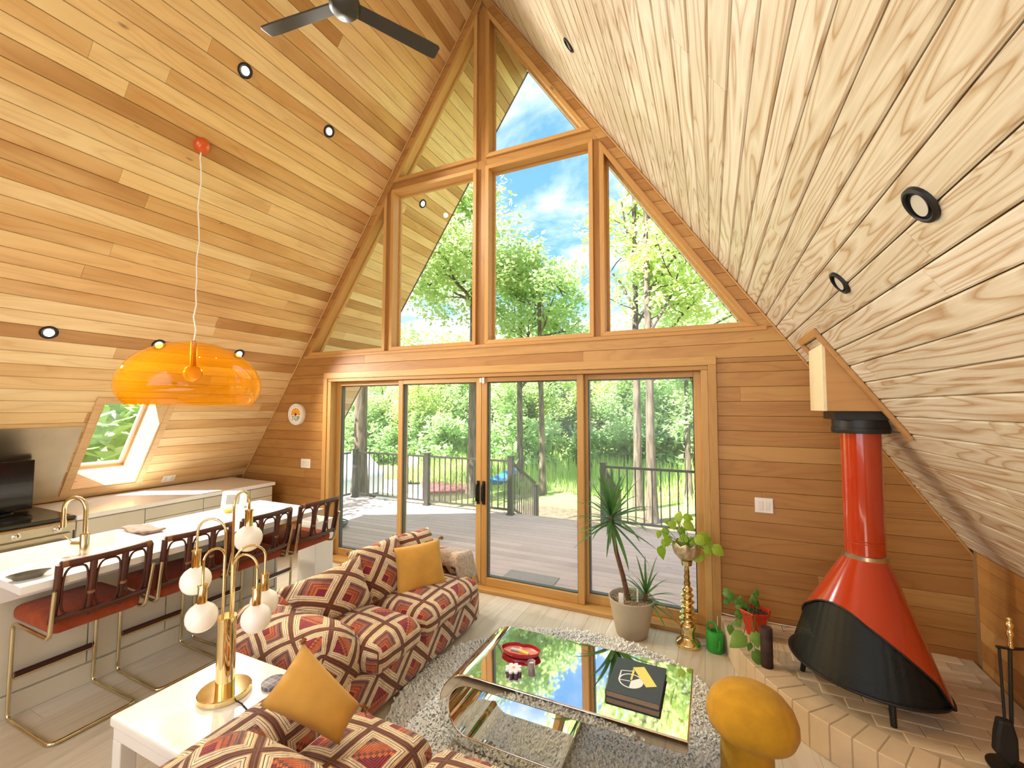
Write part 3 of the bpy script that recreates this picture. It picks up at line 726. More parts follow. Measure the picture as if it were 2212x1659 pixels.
# parked car
M_car = pm('pale_blue_paint', '#b9c6d0', 0.25, 0.1, 0.02, 3, coat=.6); M_carglass = pm('dark_car_glass', '#20262b', 0.08); M_tyre = pm('tyre_rubber', '#1c1c1c', 0.8)
t = thing('car', 'pale blue car parked beyond the kitchen end of the deck', 'car', (-9.9, 7.0, -1.28), radians(-10))
body = MB().prism([(-2.1, .35), (-2.1, .85), (-1.9, 1.0), (-.9, 1.05), (-.3, 1.55), (1.2, 1.58), (1.95, 1.1), (2.1, .95), (2.1, .35)], -.85, .85, 'y').build('body', M_car, t, w=False, bevel=.09, bseg=3)
for s in (-1, 1): MB().prism([(-.75, 1.08), (-.28, 1.48), (1.1, 1.5), (1.6, 1.12)], s * .855 - .006, s * .855 + .006, 'y').build('side_window', M_carglass, t, w=False)
MB().add([(-.92, -.7, 1.09), (-.92, .7, 1.09), (-.38, .62, 1.53), (-.38, -.62, 1.53)], [(0, 1, 2, 3)]).build('windscreen', M_carglass, t, w=False)
for x in (-1.35, 1.35):
    for s in (-1, 1):
        wh = MB().lathe([(.001, -.1), (.3, -.1), (.33, -.06), (.33, .06), (.3, .1), (.001, .1)], 20, M=Matrix.Translation((x, s * .8, .33)) @ Matrix.Rotation(pi / 2, 4, 'X')).build('wheel', M_tyre, t, w=False, smooth=40)
        MB().lathe([(.001, -.11), (.2, -.11), (.2, .11), (.001, .11)], 16, M=Matrix.Translation((x, s * .8, .33)) @ Matrix.Rotation(pi / 2, 4, 'X')).build('hub', M_chrome, wh, w=False)
for s in (-1, 1): MB().ball((-2.08, s * .6, .78), (.06, .16, .08), 12, 8).build('headlamp', M_white, t, w=False, smooth=60)
MB().box(-2.13, -2.0, -.8, .8, .36, .52).build('bumper', M_car, t, w=False, bevel=.03)
# hammock
M_hammock = pm('blue_cloth', '#1f7fd6', 0.7, 0, 0.12, 6)
t = thing('hammock', 'bright blue hammock slung between two trees behind the stairs', 'hammock', (-4.2, 8.9, GZ))
hm = MB(); n = 20; vs = []
A = Vector((-4.35, 7.85, -.15)); B = Vector((-4.0, 10.05, .05))
for i in range(n + 1):
    k = .12 + .76 * i / n; p = A.lerp(B, k); p.z -= 4 * .62 * k * (1 - k); w = .42 * sin(pi * (i + .6) / (n + 1.2)) ** .7
    for j in range(5):
        u = j / 4 * 2 - 1; vs.append((p.x + u * w * .9, p.y - u * w * .15, p.z + .18 * u * u * w / .42))
hm.add(vs, [(i * 5 + j, i * 5 + j + 1, i * 5 + j + 6, i * 5 + j + 5) for i in range(n) for j in range(4)])
hm.build('sling', M_hammock, t, smooth=60)
for e, s in ((A, .12), (B, .88)):
    p = A.lerp(B, s); p.z -= 4 * .62 * s * (1 - s); MB().tube([e, p], .012, 6).build('rope', M_white, t)
# hose coil and mat on the deck
hp = [(-3.35 + .2 * cos(a * .3) * (1 + .004 * a), 1.2 + .2 * sin(a * .3) * (1 + .004 * a), -.038 + .0012 * a) for a in range(63)]
tag(tube_obj('hose_coil', hp, .013, M_rail, seg=8), 'dark hose coiled on the deck by the kitchen end door panel', 'hose')
tag(MB().box(.02, .62, .28, .74, -.05, -.038).build('doormat', pm('grey_mat', '#8d8380', .95, 0, .15, 60, .4), bevel=.004), 'flat grey doormat on the deck in front of the sliding panels', 'mat')

# ================================================================== INDOORS
# ceiling downlights --------------------------------------------------
M_lampon = emit('lamp_on', (1.0, 0.93, 0.80), 6.0); M_lampoff = pm('lens_off', '#b9b2a4', 0.4)
def downlight(label, s, y, z, on, group):
    t_ = (H - z) * SL; M = slope_M(s, t_, y)
    t = bpy.data.objects.new('ceiling_downlight', None); COL.objects.link(t); t.location = M.translation; t.rotation_euler = M.to_euler(); t.empty_display_size = .1
    tag(t, label, 'ceiling light', group)
    MB().lathe([(.043, .0), (.043, .010), (.048, .013), (.057, .009), (.059, 0.0), (.043, 0)], 28, caps=False).build('trim_ring', M_black, t, w=False, smooth=40)
    MB().lathe([(.0, .001), (.0435, .0012)], 24).build('baffle', pm('baffle', '#0d0c0b', .7), t, w=False)
    T = Matrix.Translation((0, .0, .006)) @ Matrix.Rotation(radians(9), 4, 'X')
    MB().lathe([(.0, -.002), (.031, -.002), (.033, .001), (.0, .002)], 24, M=T).build('lens', M_lampon if on else M_lampoff, t, w=False, smooth=40)
    if on:
        l = light('downlight_beam', 'SPOT', (0, 0, .03), 80, (1.0, 0.94, 0.84), spot_size=radians(125), spot_blend=.7, shadow_soft_size=.03)
        l.parent = t; l.rotation_euler = (pi, 0, 0)
for y, w in ((-1.794, 'high on the kitchen slope, the one nearer the fan blade tips'), (-.926, 'high on the kitchen slope, nearer the gable windows')):
    downlight('lit black-rimmed downlight ' + w, -1, y, 4.65, True, 'lit downlights on the kitchen slope')
for y, w in ((-2.384, 'low on the kitchen slope above the range'), (-1.606, 'low on the kitchen slope, half behind the amber pendant'), (-.81, 'low on the kitchen slope between pendant and gable')):
    downlight('lit black-rimmed downlight ' + w, -1, y, 2.478, True, 'lit downlights on the kitchen slope')
downlight('lit downlight in the outdoor eave, seen through the upper window', -1, .679, 4.608, True, 'eave downlights')
for y, z, w in ((-2.471, 2.431, 'low on the fireplace slope, the nearer and larger one'), (-1.643, 2.431, 'low on the fireplace slope, above the flue box'), (-1.012, 4.571, 'high on the fireplace slope, seen almost edge-on')):
    downlight('unlit dark-rimmed downlight ' + w, 1, y, z, False, 'unlit downlights on the fireplace slope')

# skylight dormer in the kitchen slope --------------------------------
a, b = SKY_R[0] * ROW, SKY_R[1] * ROW; Ms = slope_M(-1, 0, 0)
sk = bpy.data.objects.new('window_7', None); COL.objects.link(sk); struct(sk, 'deep skylight beside the stainless splashback')
y0, y1 = -SKY_Y[1], -SKY_Y[0]     # local X = -y on this slope
M_reveal = wood('reveal_ply', ['#d8b07a', '#e0bd8b'], grain=.35)
for nm, bx in (('reveal', (y0, y1, a, a + .02, -.36, .004)), ('reveal', (y0, y1, b - .02, b, -.36, .004)), ('reveal', (y0, y0 + .02, a + .02, b - .02, -.36, .004)), ('reveal', (y1 - .02, y1, a + .02, b - .02, -.36, .004))):
    MB().box(*bx).build(nm, M_reveal, sk, M=Ms)
o = [(y0 - .055, a - .055), (y1 + .055, a - .055), (y1 + .055, b + .055), (y0 - .055, b + .055)]
MB().ring(o, inset(o, .06), 0, .014, 'z').build('casing', M_reveal, sk, M=Ms)
o = [(y0, a), (y1, a), (y1, b), (y0, b)]
MB().ring(o, inset(o, .05), -.36, -.33, 'z').build('sash', M_white, sk, M=Ms)
MB().box(y0 + .03, y1 - .03, a + .03, b - .03, -.35, -.344).build('pane', M_glass, sk, M=Ms)

# stainless splashback behind the range, with its dark reflection added as a black slab
t = thing('splashback', 'stainless splashback sheet on the sloping wall behind the range', 'splashback', tuple(slope_pt(-1, 6.2, -2.5)))
MB().box(1.935, 3.3, 5.80, 6.66, .002, .006).build('steel_sheet', M_steel, t, M=Ms)
MB().box(-3.49, -3.435, -3.0, -2.205, .955, 1.20).box(-3.435, -3.38, -3.0, -2.205, .955, 1.39).build('dark_reflection', pm('reflection_black', '#0c0b09', .15, coat=.3), t, bevel=.004)['label'] = 'upright black slab shaped as a reflection in the steel'

# kitchen back counter -------------------------------------------------
CF = -2.87
def cabinet(name, label, y0, y1, rows):
    t = thing(name, label, 'cabinet', (CF, y0, 0), group='cream base cabinets under the back counter')
    MB().box(-3.7, CF - .02, y0 + .002, y1 - .002, .09, .878).build('body', M_cab, t)
    MB().box(-3.65, CF - .06, y0 + .002, y1 - .002, 0, .09).build('toe_kick', M_cab, t)
    for r0, r1 in rows:
        MB().box(CF - .02, CF, y0 + .003, y1 - .003, r0 + .003, r1 - .003).build('drawer', M_cab, t, bevel=.002)
cabinet('base_cabinet', 'cream base cabinet right beside the range', -2.09, -1.58, [(.10, .868)])
cabinet('base_cabinet', 'cream drawer cabinet under the sunny patch of the back counter', -1.58, -1.04, [(.10, .45), (.45, .755), (.755, .868)])
cabinet('base_cabinet', 'cream drawer cabinet behind the small white display', -1.04, -.51, [(.10, .45), (.45, .755), (.755, .868)])
cabinet('base_cabinet', 'cream drawer cabinet at the gable end of the back counter', -.51, -.22, [(.10, .45), (.45, .755), (.755, .868)])
tag(MB().box(-3.735, -2.845, -2.095, -.20, .88, .92).build('countertop', M_quartz, bevel=.003), 'long white worktop along the sloping kitchen wall', 'worktop')
t = thing('wall_outlet', 'white outlet plate just above the back worktop', 'outlet', tuple(slope_pt(-1, (H - 1.0) * SL, -.97)))
MB().box(.90, 1.03, 6.56, 6.65, .001, .008).build('plate', M_white, t, M=Ms, bevel=.002)
for x in (.93, 1.0): MB().box(x - .017, x + .017, 6.575, 6.635, .008, .011).build('socket', pm('socket', '#dedad0', .4), t, M=Ms, bevel=.002)

# range ---------------------------------------------------------------
t = thing('range', 'stainless range with a dark cooktop at the edge of the photo', 'cooker', (-3.3, -2.55, 0))
MB().box(-3.68, -2.90, -3.02, -2.10, .06, .90).build('body', M_steel, t)
MB().box(-3.68, -2.86, -3.02, -2.10, .90, .925).build('cooktop', pm('cooktop', '#15120f', .12, coat=.4), t, bevel=.004)
MB().prism([(-2.90, .80), (-2.85, .80), (-2.85, .87), (-2.88, .90), (-2.90, .90)], -3.02, -2.10, 'y').build('control_panel', M_steel, t, bevel=.003)
for y in (-2.97, -2.80, -2.63, -2.46, -2.22):
    k = MB().lathe([(.028, 0), (.028, .012), (.02, .016), (.019, .04), (0, .042)], 18, M=Matrix.Translation((-2.85, y, .835)) @ Matrix.Rotation(pi / 2, 4, 'Y')).build('knob', M_chrome, t, smooth=40)
    MB().box(-2.812, -2.806, y - .003, y + .003, .835, .853).build('pointer', M_black, k)
dr = MB().box(-2.90, -2.865, -3.0, -2.12, .22, .785).build('oven_door', M_steel, t, bevel=.005)
MB().box(-2.866, -2.862, -2.90, -2.22, .32, .62).build('oven_window', pm('oven_glass', '#0f0d0b', .1), dr)
MB().tube(fillet([(-2.865, -2.96, .73), (-2.82, -2.96, .73), (-2.82, -2.16, .73), (-2.865, -2.16, .73)], .02), .012, 10).build('oven_handle', M_steel, dr, smooth=40)
for y in (-2.75, -2.4):
    for x in (-3.5, -3.1): MB().lathe([(.11, 0), (.11, .01), (.02, .018), (.0, .018)], 20, (x, y, .925)).build('burner', M_black, t, smooth=40)
for x in (-3.6, -2.95):
    for y in (-2.96, -2.16): MB().lathe([(.02, 0), (.025, .06)], 10, (x, y, 0)).build('foot', M_black, t)

# island --------------------------------------------------------------
IX0, IX1, IY0, IY1 = -2.005, -1.113, -2.96, -1.0
t = thing('kitchen_island', 'cream panelled island body behind the bar stools', 'kitchen island', (-1.85, -2.0, 0))
MB().box(-1.985, -1.70, IY0 + .05, IY1 - .05, .0, .70).box(-1.985, -1.96, IY0 + .05, IY1 - .05, .70, .878).box(-1.715, -1.70, -2.19, IY1 - .05, .70, .878).build('carcass', M_cab, t)
for i in range(4):
    ya = IY0 + .05 + i * .465; MB().box(-1.70, -1.685, ya + .004, ya + .461, .14, .728 if i < 2 else .876).build('panel', M_cab, t, bevel=.002)
MB().box(-1.70, -1.675, IY0 + .05, IY1 - .05, 0, .13).build('plinth', M_cab, t, bevel=.003)
MB().box(-1.985, -1.68, IY0 + .03, IY0 + .05, 0, .878).build('end_panel', M_cab, t); MB().box(-1.985, -1.68, IY1 - .05, IY1 - .03, 0, .878).build('end_panel', M_cab, t)
SX0, SX1, SY0, SY1 = -1.93, -1.56, IY0 + .02, -2.225
tp = MB(); tp.box(IX0, SX0, IY0, IY1, .88, .92).box(SX1, IX1, IY0, IY1, .88, .92).box(SX0, SX1, SY1, IY1, .88, .92).box(SX0, SX1, IY0, SY0, .88, .92)
tag(tp.build('island_worktop', M_quartz), 'white worktop of the island, overhanging towards the bar stools', 'worktop')
t = thing('sink', 'white undermount sink set into the island worktop', 'sink', (-1.75, -2.6, .78))
sb = MB(); sb.box(SX0 - .012, SX1 + .012, SY0 - .012, SY1 + .012, .735, .745)
sb.box(SX0 - .012, SX0, SY0, SY1, .745, .88).box(SX1, SX1 + .012, SY0, SY1, .745, .88).box(SX0, SX1, SY0 - .012, SY0, .745, .88).box(SX0, SX1, SY1, SY1 + .012, .745, .88)
sb.build('basin', M_quartz, t)
MB().lathe([(.045, 0), (.045, .004), (.02, .003), (0, .001)], 20, (-1.75, -2.6, .745)).build('drain', M_steel, t, smooth=40)
t = thing('faucet', 'brushed brass gooseneck faucet at the island sink', 'faucet', (-1.50, -2.56, .92))
fx, fy = -1.50, -2.56
MB().lathe([(.024, 0), (.024, .125), (.02, .13), (.0135, .135)], 20, (fx, fy, .92)).build('base', M_brass, t, smooth=40)
p = [(fx, fy, 1.04), (fx, fy, 1.20)]; dx, dy = -.10, -.035
for i in range(1, 13):
    an = pi * i / 12; p.append((fx + dx * (1 - cos(an)) * .5 * 1.5, fy + dy * (1 - cos(an)) * .5 * 1.5, 1.20 + .078 * sin(an)))
p.append((p[-1][0], p[-1][1], 1.13)); MB().tube(p, .0125, 14).build('spout', M_brass, t, smooth=50)
MB().tube([(p[-1][0], p[-1][1], 1.135), (p[-1][0], p[-1][1], 1.085)], .015, 14).build('spray_head', M_brass, t, smooth=50)
MB().tube([(fx, fy, .985), (fx - .075, fy - .03, .985)], .016, 12).tube([(fx - .075, fy - .03, .99), (fx - .10, fy - .06, 1.04)], .004, 8).build('lever', M_brass, t, smooth=50)
# island clutter
M_towel = pm('brown_towel', '#9a8375', .95, 0, .25, 30, .6)
tw = MB(); n = 14; vs = []
for j in range(n + 1):
    for i in range(n + 1):
        u, v = i / n, j / n; x = -1.955 + .33 * u + .02 * v; y = -2.185 + .14 * v
        vs.append((x, y, .931 + .010 * sin(9 * u + 2 * v) * sin(3 * v + 1) + .008))
tw.add(vs, [(j * (n + 1) + i, j * (n + 1) + i + 1, (j + 1) * (n + 1) + i + 1, (j + 1) * (n + 1) + i) for j in range(n) for i in range(n)])
o = tag(tw.build('folded_towel', M_towel, smooth=60), 'folded brown towel on the island beside the sink', 'towel'); sm = o.modifiers.new('thick', 'SOLIDIFY'); sm.thickness = .014; sm.offset = -.6
t = thing('trinket_dish', 'oval smoked glass dish on the near corner of the island', 'dish', (-1.26, -2.885, .92), radians(75))
MB().lathe([(.0, .004), (.6, .004), (.95, .028), (1.0, .03), (.62, .0), (0, 0)], 32, M=Matrix.Diagonal((.088, .045, 1, 1))).build('bowl', pm('smoked_glass', '#6f6a5a', .1, coat=.5), t, w=False, smooth=50)
t = thing('tabletop_display', 'small white display with a grey screen on the island', 'display', (-1.93, -1.31, .92), radians(0))
D = Matrix.Translation((-1.93, -1.31, .92)) @ Matrix.Rotation(radians(35), 4, 'Z')
MB().prism([(-.02, 0), (.055, 0), (.02, .15), (-.02, .15)], -.10, .10, 'x', D @ Matrix.Rotation(pi, 4, 'Z')).build('stand', M_white, t, bevel=.006)
Dm = D @ Matrix.Translation((0, -.042, .078)) @ Matrix.Rotation(radians(-13), 4, 'X')
MB().box(-.055, .055, -.004, .002, -.042, .045, Dm).build('screen', pm('grey_screen', '#9b988f', .25), t, bevel=.002)
tag(MB().lathe([(.03, 0), (.035, .01), (.035, .03), (.0, .034)], 20, (-1.77, -1.47, .92)).build('yellow_sponge_holder', pm('yellow_plastic', '#e6c14a', .5), smooth=40), 'small round yellow pot beside the white display on the island', 'pot')
t = thing('waste_bin', 'tall white open bin on the floor beyond the end of the island', 'bin', (-1.6, -.7, 0))
o = [(-1.74, -.75), (-1.49, -.75), (-1.49, -.52), (-1.74, -.52)]
MB().ring(o, inset(o, .008), 0.01, .69, 'z').build('shell', M_white, t, bevel=.003); MB().box(-1.735, -1.495, -.745, -.525, 0, .012).build('bottom', M_white, t)
MB().box(-1.728, -1.502, -.738, -.532, .02, .56).build('liner', pm('grey_liner', '#b5b2ab', .6), t)

# bar stools ----------------------------------------------------------
M_cane = wood('dark_cane', ['#4a2317', '#5a2c1d', '#3c1c13'], grain=.5, rough=.35, ax=6, ay=30)
M_wrap = pm('cane_wrap', '#8a5a35', .5, 0, .2, 40)
M_velvet = pm('rust_velvet', '#943c12', .85, 0, .22, 18, .25, sheen=.06)
def superbox(sx, sy, sz, r, n=8, puff=0.0, uvs=1.0):
    """rounded upholstery block centred on the origin, with cloth coordinates in metres"""
    mb = MB(); h = Vector((sx / 2, sy / 2, sz / 2)); r = min(r, h.x, h.y, h.z)
    g = [sin(pi / 2 * (2 * i / n - 1)) for i in range(n + 1)]
    def P(q):
        p = Vector((q[0] * h.x, q[1] * h.y, q[2] * h.z)); c = Vector([max(-(h[k] - r), min(h[k] - r, p[k])) for k in range(3)])
        d = p - c; p = c + d.normalized() * r if d.length > 1e-9 else p
        if puff: 
            e = max(0, 1 - q[0] ** 2) * max(0, 1 - q[1] ** 2); p.z += puff * e * (1 if q[2] > 0 else 0 if q[2] < 0 else 0) * (abs(q[2]) if True else 1)
        return p
    for ax in range(3):
        for sg in (-1, 1):
            u, v = (ax + 1) % 3, (ax + 2) % 3; vs = []; uv = []
            for j in range(n + 1):
                for i in range(n + 1):
                    q = [0, 0, 0]; q[ax] = sg; q[u] = g[i]; q[v] = g[j]; p = P(q); vs.append(p)
                    c = (q[0] * h.x, q[1] * h.y, q[2] * h.z)
                    if ax == 2: w_ = (c[0], c[1])
                    elif ax == 0: w_ = (sg * (h.x + (h.z - c[2])), c[1])
                    else: w_ = (c[0], sg * (h.y + (h.z - c[2])))
                    uv.append((w_[0] * uvs, w_[1] * uvs))
            fs = []
            for j in range(n):
                for i in range(n):
                    f = (j * (n + 1) + i, j * (n + 1) + i + 1, (j + 1) * (n + 1) + i + 1, (j + 1) * (n + 1) + i); fs.append(f if sg > 0 else f[::-1])
            mb.add(vs, fs, [[uv[k] for k in f] for f in fs])
    return mb
def merged(o):
    import bmesh
    b = bmesh.new(); b.from_mesh(o.data); bmesh.ops.remove_doubles(b, verts=b.verts, dist=.0004); b.to_mesh(o.data); b.free(); return o
def stool(label, loc, rz=0):
    t = thing('bar_stool', label, 'bar stool', loc, rz, 'bar stools along the island')
    xb = lambda y: .325 - .028 * (y / .215) ** 2
    # one bent brass tube: back post, seat rail, front leg, floor runner, across, and back again
    hp = lambda s: [(.318, s * .232, .865), (.262, s * .224, .59), (-.245, s * .2, .575), (-.258, s * .198, .013)]
    path = fillet(hp(-1) + [(.26, -.198, .013), (.26, .198, .013)] + hp(1)[::-1], .045, 6)
    MB().tube(path, .0115, 10).build('frame', M_champ, t, w=False, smooth=50)
    MB().tube([(-.252, -.198, .24), (-.252, .198, .24)], .0085, 8).build('foot_bar', M_champ, t, w=False, smooth=50)
    MB().tube([(-.252, -.18, .262), (-.252, .18, .262)], .014, 10).build('foot_bar_wrap', M_cane, t, w=False, smooth=50)
    s = superbox(.50, .43, .095, .045, 10, .015)
    merged(s.build('seat', M_velvet, t, w=False, smooth=60, M=Matrix.Translation((-.0, 0, .638))))
    zt, zb = 1.0, .70
    ys = (-.215, -.075, .075, .215)
    rail_ = [(xb(-.215 + .43 * i / 12) + .012, -.215 + .43 * i / 12, zt) for i in range(13)]
    MB().tube(rail_, .019, 10).build('back_rail', M_cane, t, w=False, smooth=50)
    MB().tube([(xb(q[1]) - .022, q[1], zb) for q in rail_], .016, 10).build('back_rail', M_cane, t, w=False, smooth=50)
    for y in ys: MB().tube([(xb(y) - .045, y, zb - .025), (xb(y) - .008, y, .84), (xb(y) + .012, y, zt)], [.019, .017, .018], 10).build('back_post', M_cane, t, w=False, smooth=50)
    for a_, b_ in zip(ys[:-1], ys[1:]):
        m_ = (a_ + b_) / 2; hw = (b_ - a_) / 2 - .019; pts = []
        for i in range(28):
            an = 2 * pi * i / 28; cy, cz = cos(an), sin(an)
            y = m_ + hw * (abs(cy) ** .55) * (1 if cy > 0 else -1); z = .845 + .132 * (abs(cz) ** .62) * (1 if cz > 0 else -1)
            pts.append((xb(y) - .022 + .034 * (z - zb) / (zt - zb), y, z))
        MB().tube(pts, .006, 6, closed=True).build('cane_hoop', M_cane, t, w=False, smooth=50)
    for y in ys[1:3]: MB().tube([(xb(y) - .012, y, .80), (xb(y) - .010, y, .816)], .0195, 10).build('binding', M_wrap, t, w=False, smooth=50)
    for y in (-.19, .19): MB().tube([(xb(y) + .012, y - .02, zt), (xb(y) + .012, y + .02, zt)], .0205, 10).build('binding', M_wrap, t, w=False, smooth=50)
    return t
lab = ['bar stool at the near corner of the island, nearest the smoked glass dish', 'second bar stool from the near corner of the island', 'third bar stool from the near corner, behind the globe lamp', 'bar stool at the far end of the island, beside the glass door']
s0 = stool(lab[0], (-1.39, -2.615, 0), radians(1))
for i, y in enumerate((-2.095, -1.60, -1.09)):
    c = copy_tree(s0); c.location = (-1.385, y, 0); c.rotation_euler = (0, 0, radians((-1, 2, 3)[i])); c['label'] = lab[i + 1]

# pendant -------------------------------------------------------------
px, py = -1.64, -1.88
def amber():
    m = bpy.data.materials.new('amber_acrylic'); m.use_nodes = True; nt = m.node_tree; nt.nodes.clear(); L = nt.links
    out = nd(nt, 'OutputMaterial'); tr = nd(nt, 'BsdfTransparent'); tr.inputs[0].default_value = (1.0, .74, .17, 1)
    gl = nd(nt, 'BsdfGlossy'); gl.inputs['Roughness'].default_value = 0.02
    tl = nd(nt, 'BsdfTranslucent'); tl.inputs[0].default_value = (1.0, .5, .02, 1)
    lw = nd(nt, 'LayerWeight', i_Blend=.35); fr = nd(nt, 'Fresnel', i_IOR=1.5)
    m1 = nd(nt, 'MixShader'); L.new(math_n(nt, 'MULTIPLY', lw.outputs['Facing'], .22), m1.inputs[0]); L.new(tr.outputs[0], m1.inputs[1]); L.new(tl.outputs[0], m1.inputs[2])
    m2 = nd(nt, 'MixShader'); ge = nd(nt, 'NewGeometry'); L.new(math_n(nt, 'MULTIPLY', fr.outputs[0], math_n(nt, 'SUBTRACT', 1.0, ge.outputs['Backfacing'])), m2.inputs[0]); L.new(m1.outputs[0], m2.inputs[1]); L.new(gl.outputs[0], m2.inputs[2]); L.new(m2.outputs[0], out.inputs[0])
    return m
M_amber = amber(); M_ambsolid = pm('amber_metal', '#c8791a', .25, .6, .1, 10)
t = thing('pendant_lamp', 'large amber transparent dome pendant hanging over the kitchen', 'pendant lamp', (px, py, 1.88))
prof = [(.418, 1.885), (.447, 1.92), (.472, 1.965), (.486, 2.02), (.486, 2.055), (.476, 2.11), (.452, 2.17), (.415, 2.225), (.365, 2.275), (.305, 2.318), (.235, 2.354), (.16, 2.38), (.085, 2.395), (.022, 2.40)]
sh = MB(); seg = 64; vs = []
for r, z in prof: vs += [(px + r * cos(2 * pi * k / seg), py + r * sin(2 * pi * k / seg), z) for k in range(seg)]
sh.add(vs, [(i * seg + k, i * seg + (k + 1) % seg, (i + 1) * seg + (k + 1) % seg, (i + 1) * seg + k) for i in range(len(prof) - 1) for k in range(seg)])
sh.build('shade', M_amber, t, smooth=80)
st_ = MB().lathe([(.022, 2.205), (.022, 2.40), (.012, 2.41)], 20, (px, py, 0)).build('lamp_holder', M_ambsolid, t, smooth=40)
MB().ball((px, py, 2.142), .066, 24, 14).build('bulb', pm('amber_bulb', '#f2b23a', .2, coat=.4), t, smooth=80)
rnd = random.Random(2); cz = slope_pt(-1, (H - 4.065) * SL, py).z
cp = [(px + (0 if i in (0, 16) else rnd.uniform(-.008, .008)), py + (0 if i in (0, 16) else rnd.uniform(-.008, .008)), 2.40 + (cz - 2.41) * i / 16) for i in range(17)]
MB().tube(cp, .0055, 8).build('cord', M_white, t, smooth=60)
Mc = slope_M(-1, (H - 4.065) * SL, py)
MB().lathe([(.064, .0), (.062, .02), (.05, .042), (.028, .054), (0, .057)], 28, M=Mc).build('ceiling_rose', pm('orange_gloss', '#d4551a', .15, coat=.6), t, smooth=60)['label'] = 'orange domed ceiling rose'

# ceiling fan ---------------------------------------------------------
M_fan = pm('charcoal_fan', '#35332e', .5, .1, .1, 12)
t = thing('ceiling_fan', 'charcoal ceiling fan with flat blades under the ridge', 'ceiling fan', (0, -1.93, 4.6))
MB().lathe([(.0, -.065), (.075, -.06), (.098, -.03), (.1, .02), (.085, .06), (.03, .08), (.0, .085)], 36).build('motor', M_fan, t, w=False, smooth=50)
MB().tube([(0, 0, .07), (0, 0, 1.70)], .014, 12).build('downrod', M_fan, t, w=False, smooth=50)
MB().lathe([(.02, 1.55), (.06, 1.62), (.065, 1.72)], 24).build('canopy', M_fan, t, w=False, smooth=50)
for an in (60.5, 186.5, 303):
    T = Matrix.Rotation(radians(an), 4, 'Z') @ Matrix.Rotation(radians(-11), 4, 'X')
    bl = [(.06, -.048), (.6, -.058), (.675, -.056), (.69, -.045), (.69, .045), (.675, .056), (.6, .058), (.06, .048)]
    MB().prism(bl, -.006, .006, 'z').build('blade', M_fan, t, w=False, M=T, bevel=.003)

# dial sign, plates on the gable ---------------------------------------
def text_mesh(body, size, M, mat, parent, name='lettering', ext=.001, sx=1.0):
    cu = bpy.data.curves.new(name, 'FONT'); cu.body = body; cu.size = size; cu.extrude = ext; cu.align_x = 'CENTER'; cu.align_y = 'CENTER'
    tmp = bpy.data.objects.new('tmp', cu); me = bpy.data.meshes.new_from_object(tmp); bpy.data.objects.remove(tmp)
    me.materials.clear(); me.materials.append(mat)
    return link(name, me, parent, True, M @ Matrix.Diagonal((sx, 1, 1, 1)))
t = thing('wall_thermometer', 'round white dial with an orange fan and green lettering on the gable boards', 'wall thermometer', (-2.715, -.02, 1.773))
Tt = frame_m((-2.715, 0, 1.773), (1, 0, 0), (0, 0, 1), (0, -1, 0))
MB().lathe([(.138, .0), (.141, .03), (.137, .038), (.0, .038)], 48, M=Tt).build('case', M_white, t, smooth=30)
MB().lathe([(.131, .0381), (.138, .0381), (.138, .042), (.131, .042), (.131, .0381)], 48, M=Tt, caps=False).build('rim', pm('ivory_rim', '#e6dfcc', .4), t)
M_or, M_ye, M_gr = pm('dial_orange', '#e8862a', .5), pm('dial_yellow', '#f6c52f', .5), pm('dial_green', '#1f7a4a', .5)
for k, mt in ((0, M_or), (1, M_ye)):
    f = MB()
    for i in range(k, 13, 2):
        a0 = radians(-8 + 196 * i / 13); a1 = radians(-8 + 196 * (i + 1) / 13)
        f.add([Tt @ Vector((.012 * cos(a0), .012 * sin(a0) - .0, .0388)), Tt @ Vector((.083 * cos(a0), .083 * sin(a0), .0388)), Tt @ Vector((.083 * cos(a1), .083 * sin(a1), .0388)), Tt @ Vector((.012 * cos(a1), .012 * sin(a1), .0388))], [(0, 1, 2, 3)])
    f.build('sunburst', mt, t)
MB().lathe([(.0, .039), (.02, .039), (.0, .045)], 20, M=Tt).build('hub', pm('dial_red', '#8e1f14', .4), t)
MB().box(-.003, .003, -.03, .0, .0395, .041, Tt @ Matrix.Rotation(radians(-35), 4, 'Z')).build('pointer', pm('dial_red2', '#5a120c', .4), t)
text_mesh('7-UP', .088, Tt @ Matrix.Translation((.0, -.055, .039)), M_gr, t, sx=.8)
tk = MB()
for i in range(22):
    a_ = radians(-30 + 240 * i / 21); tk.box(-.003, .003, -.006, .006, .0382, .0388, Tt @ Matrix.Rotation(a_ - pi / 2, 4, 'Z') @ Matrix.Translation((0, .112, 0)))
tk.build('scale_marks', pm('dial_grey', '#7d8a80', .5), t)
def plate(label, x, z, gangs):
    t = thing('switch_plate', label, 'light switch', (x, -.005, z)); w_ = .035 + .045 * gangs
    MB().box(x - w_ / 2, x + w_ / 2, -.007, 0, z - .058, z + .058).build('plate', M_white, t, bevel=.002)
    for i in range(gangs):
        q = x + (i - (gangs - 1) / 2) * .046
        MB().box(q - .0165, q + .0165, -.0095, -.007, z - .034, z + .034).build('rocker', pm('rocker%d%d' % (gangs, i), '#e9e3d6', .35), t, bevel=.0015)
plate('white triple switch plate below the round dial', -2.547, 1.145, 3)
plate('white double switch plate between the glass doors and the red flue', 2.568, 1.095, 2)

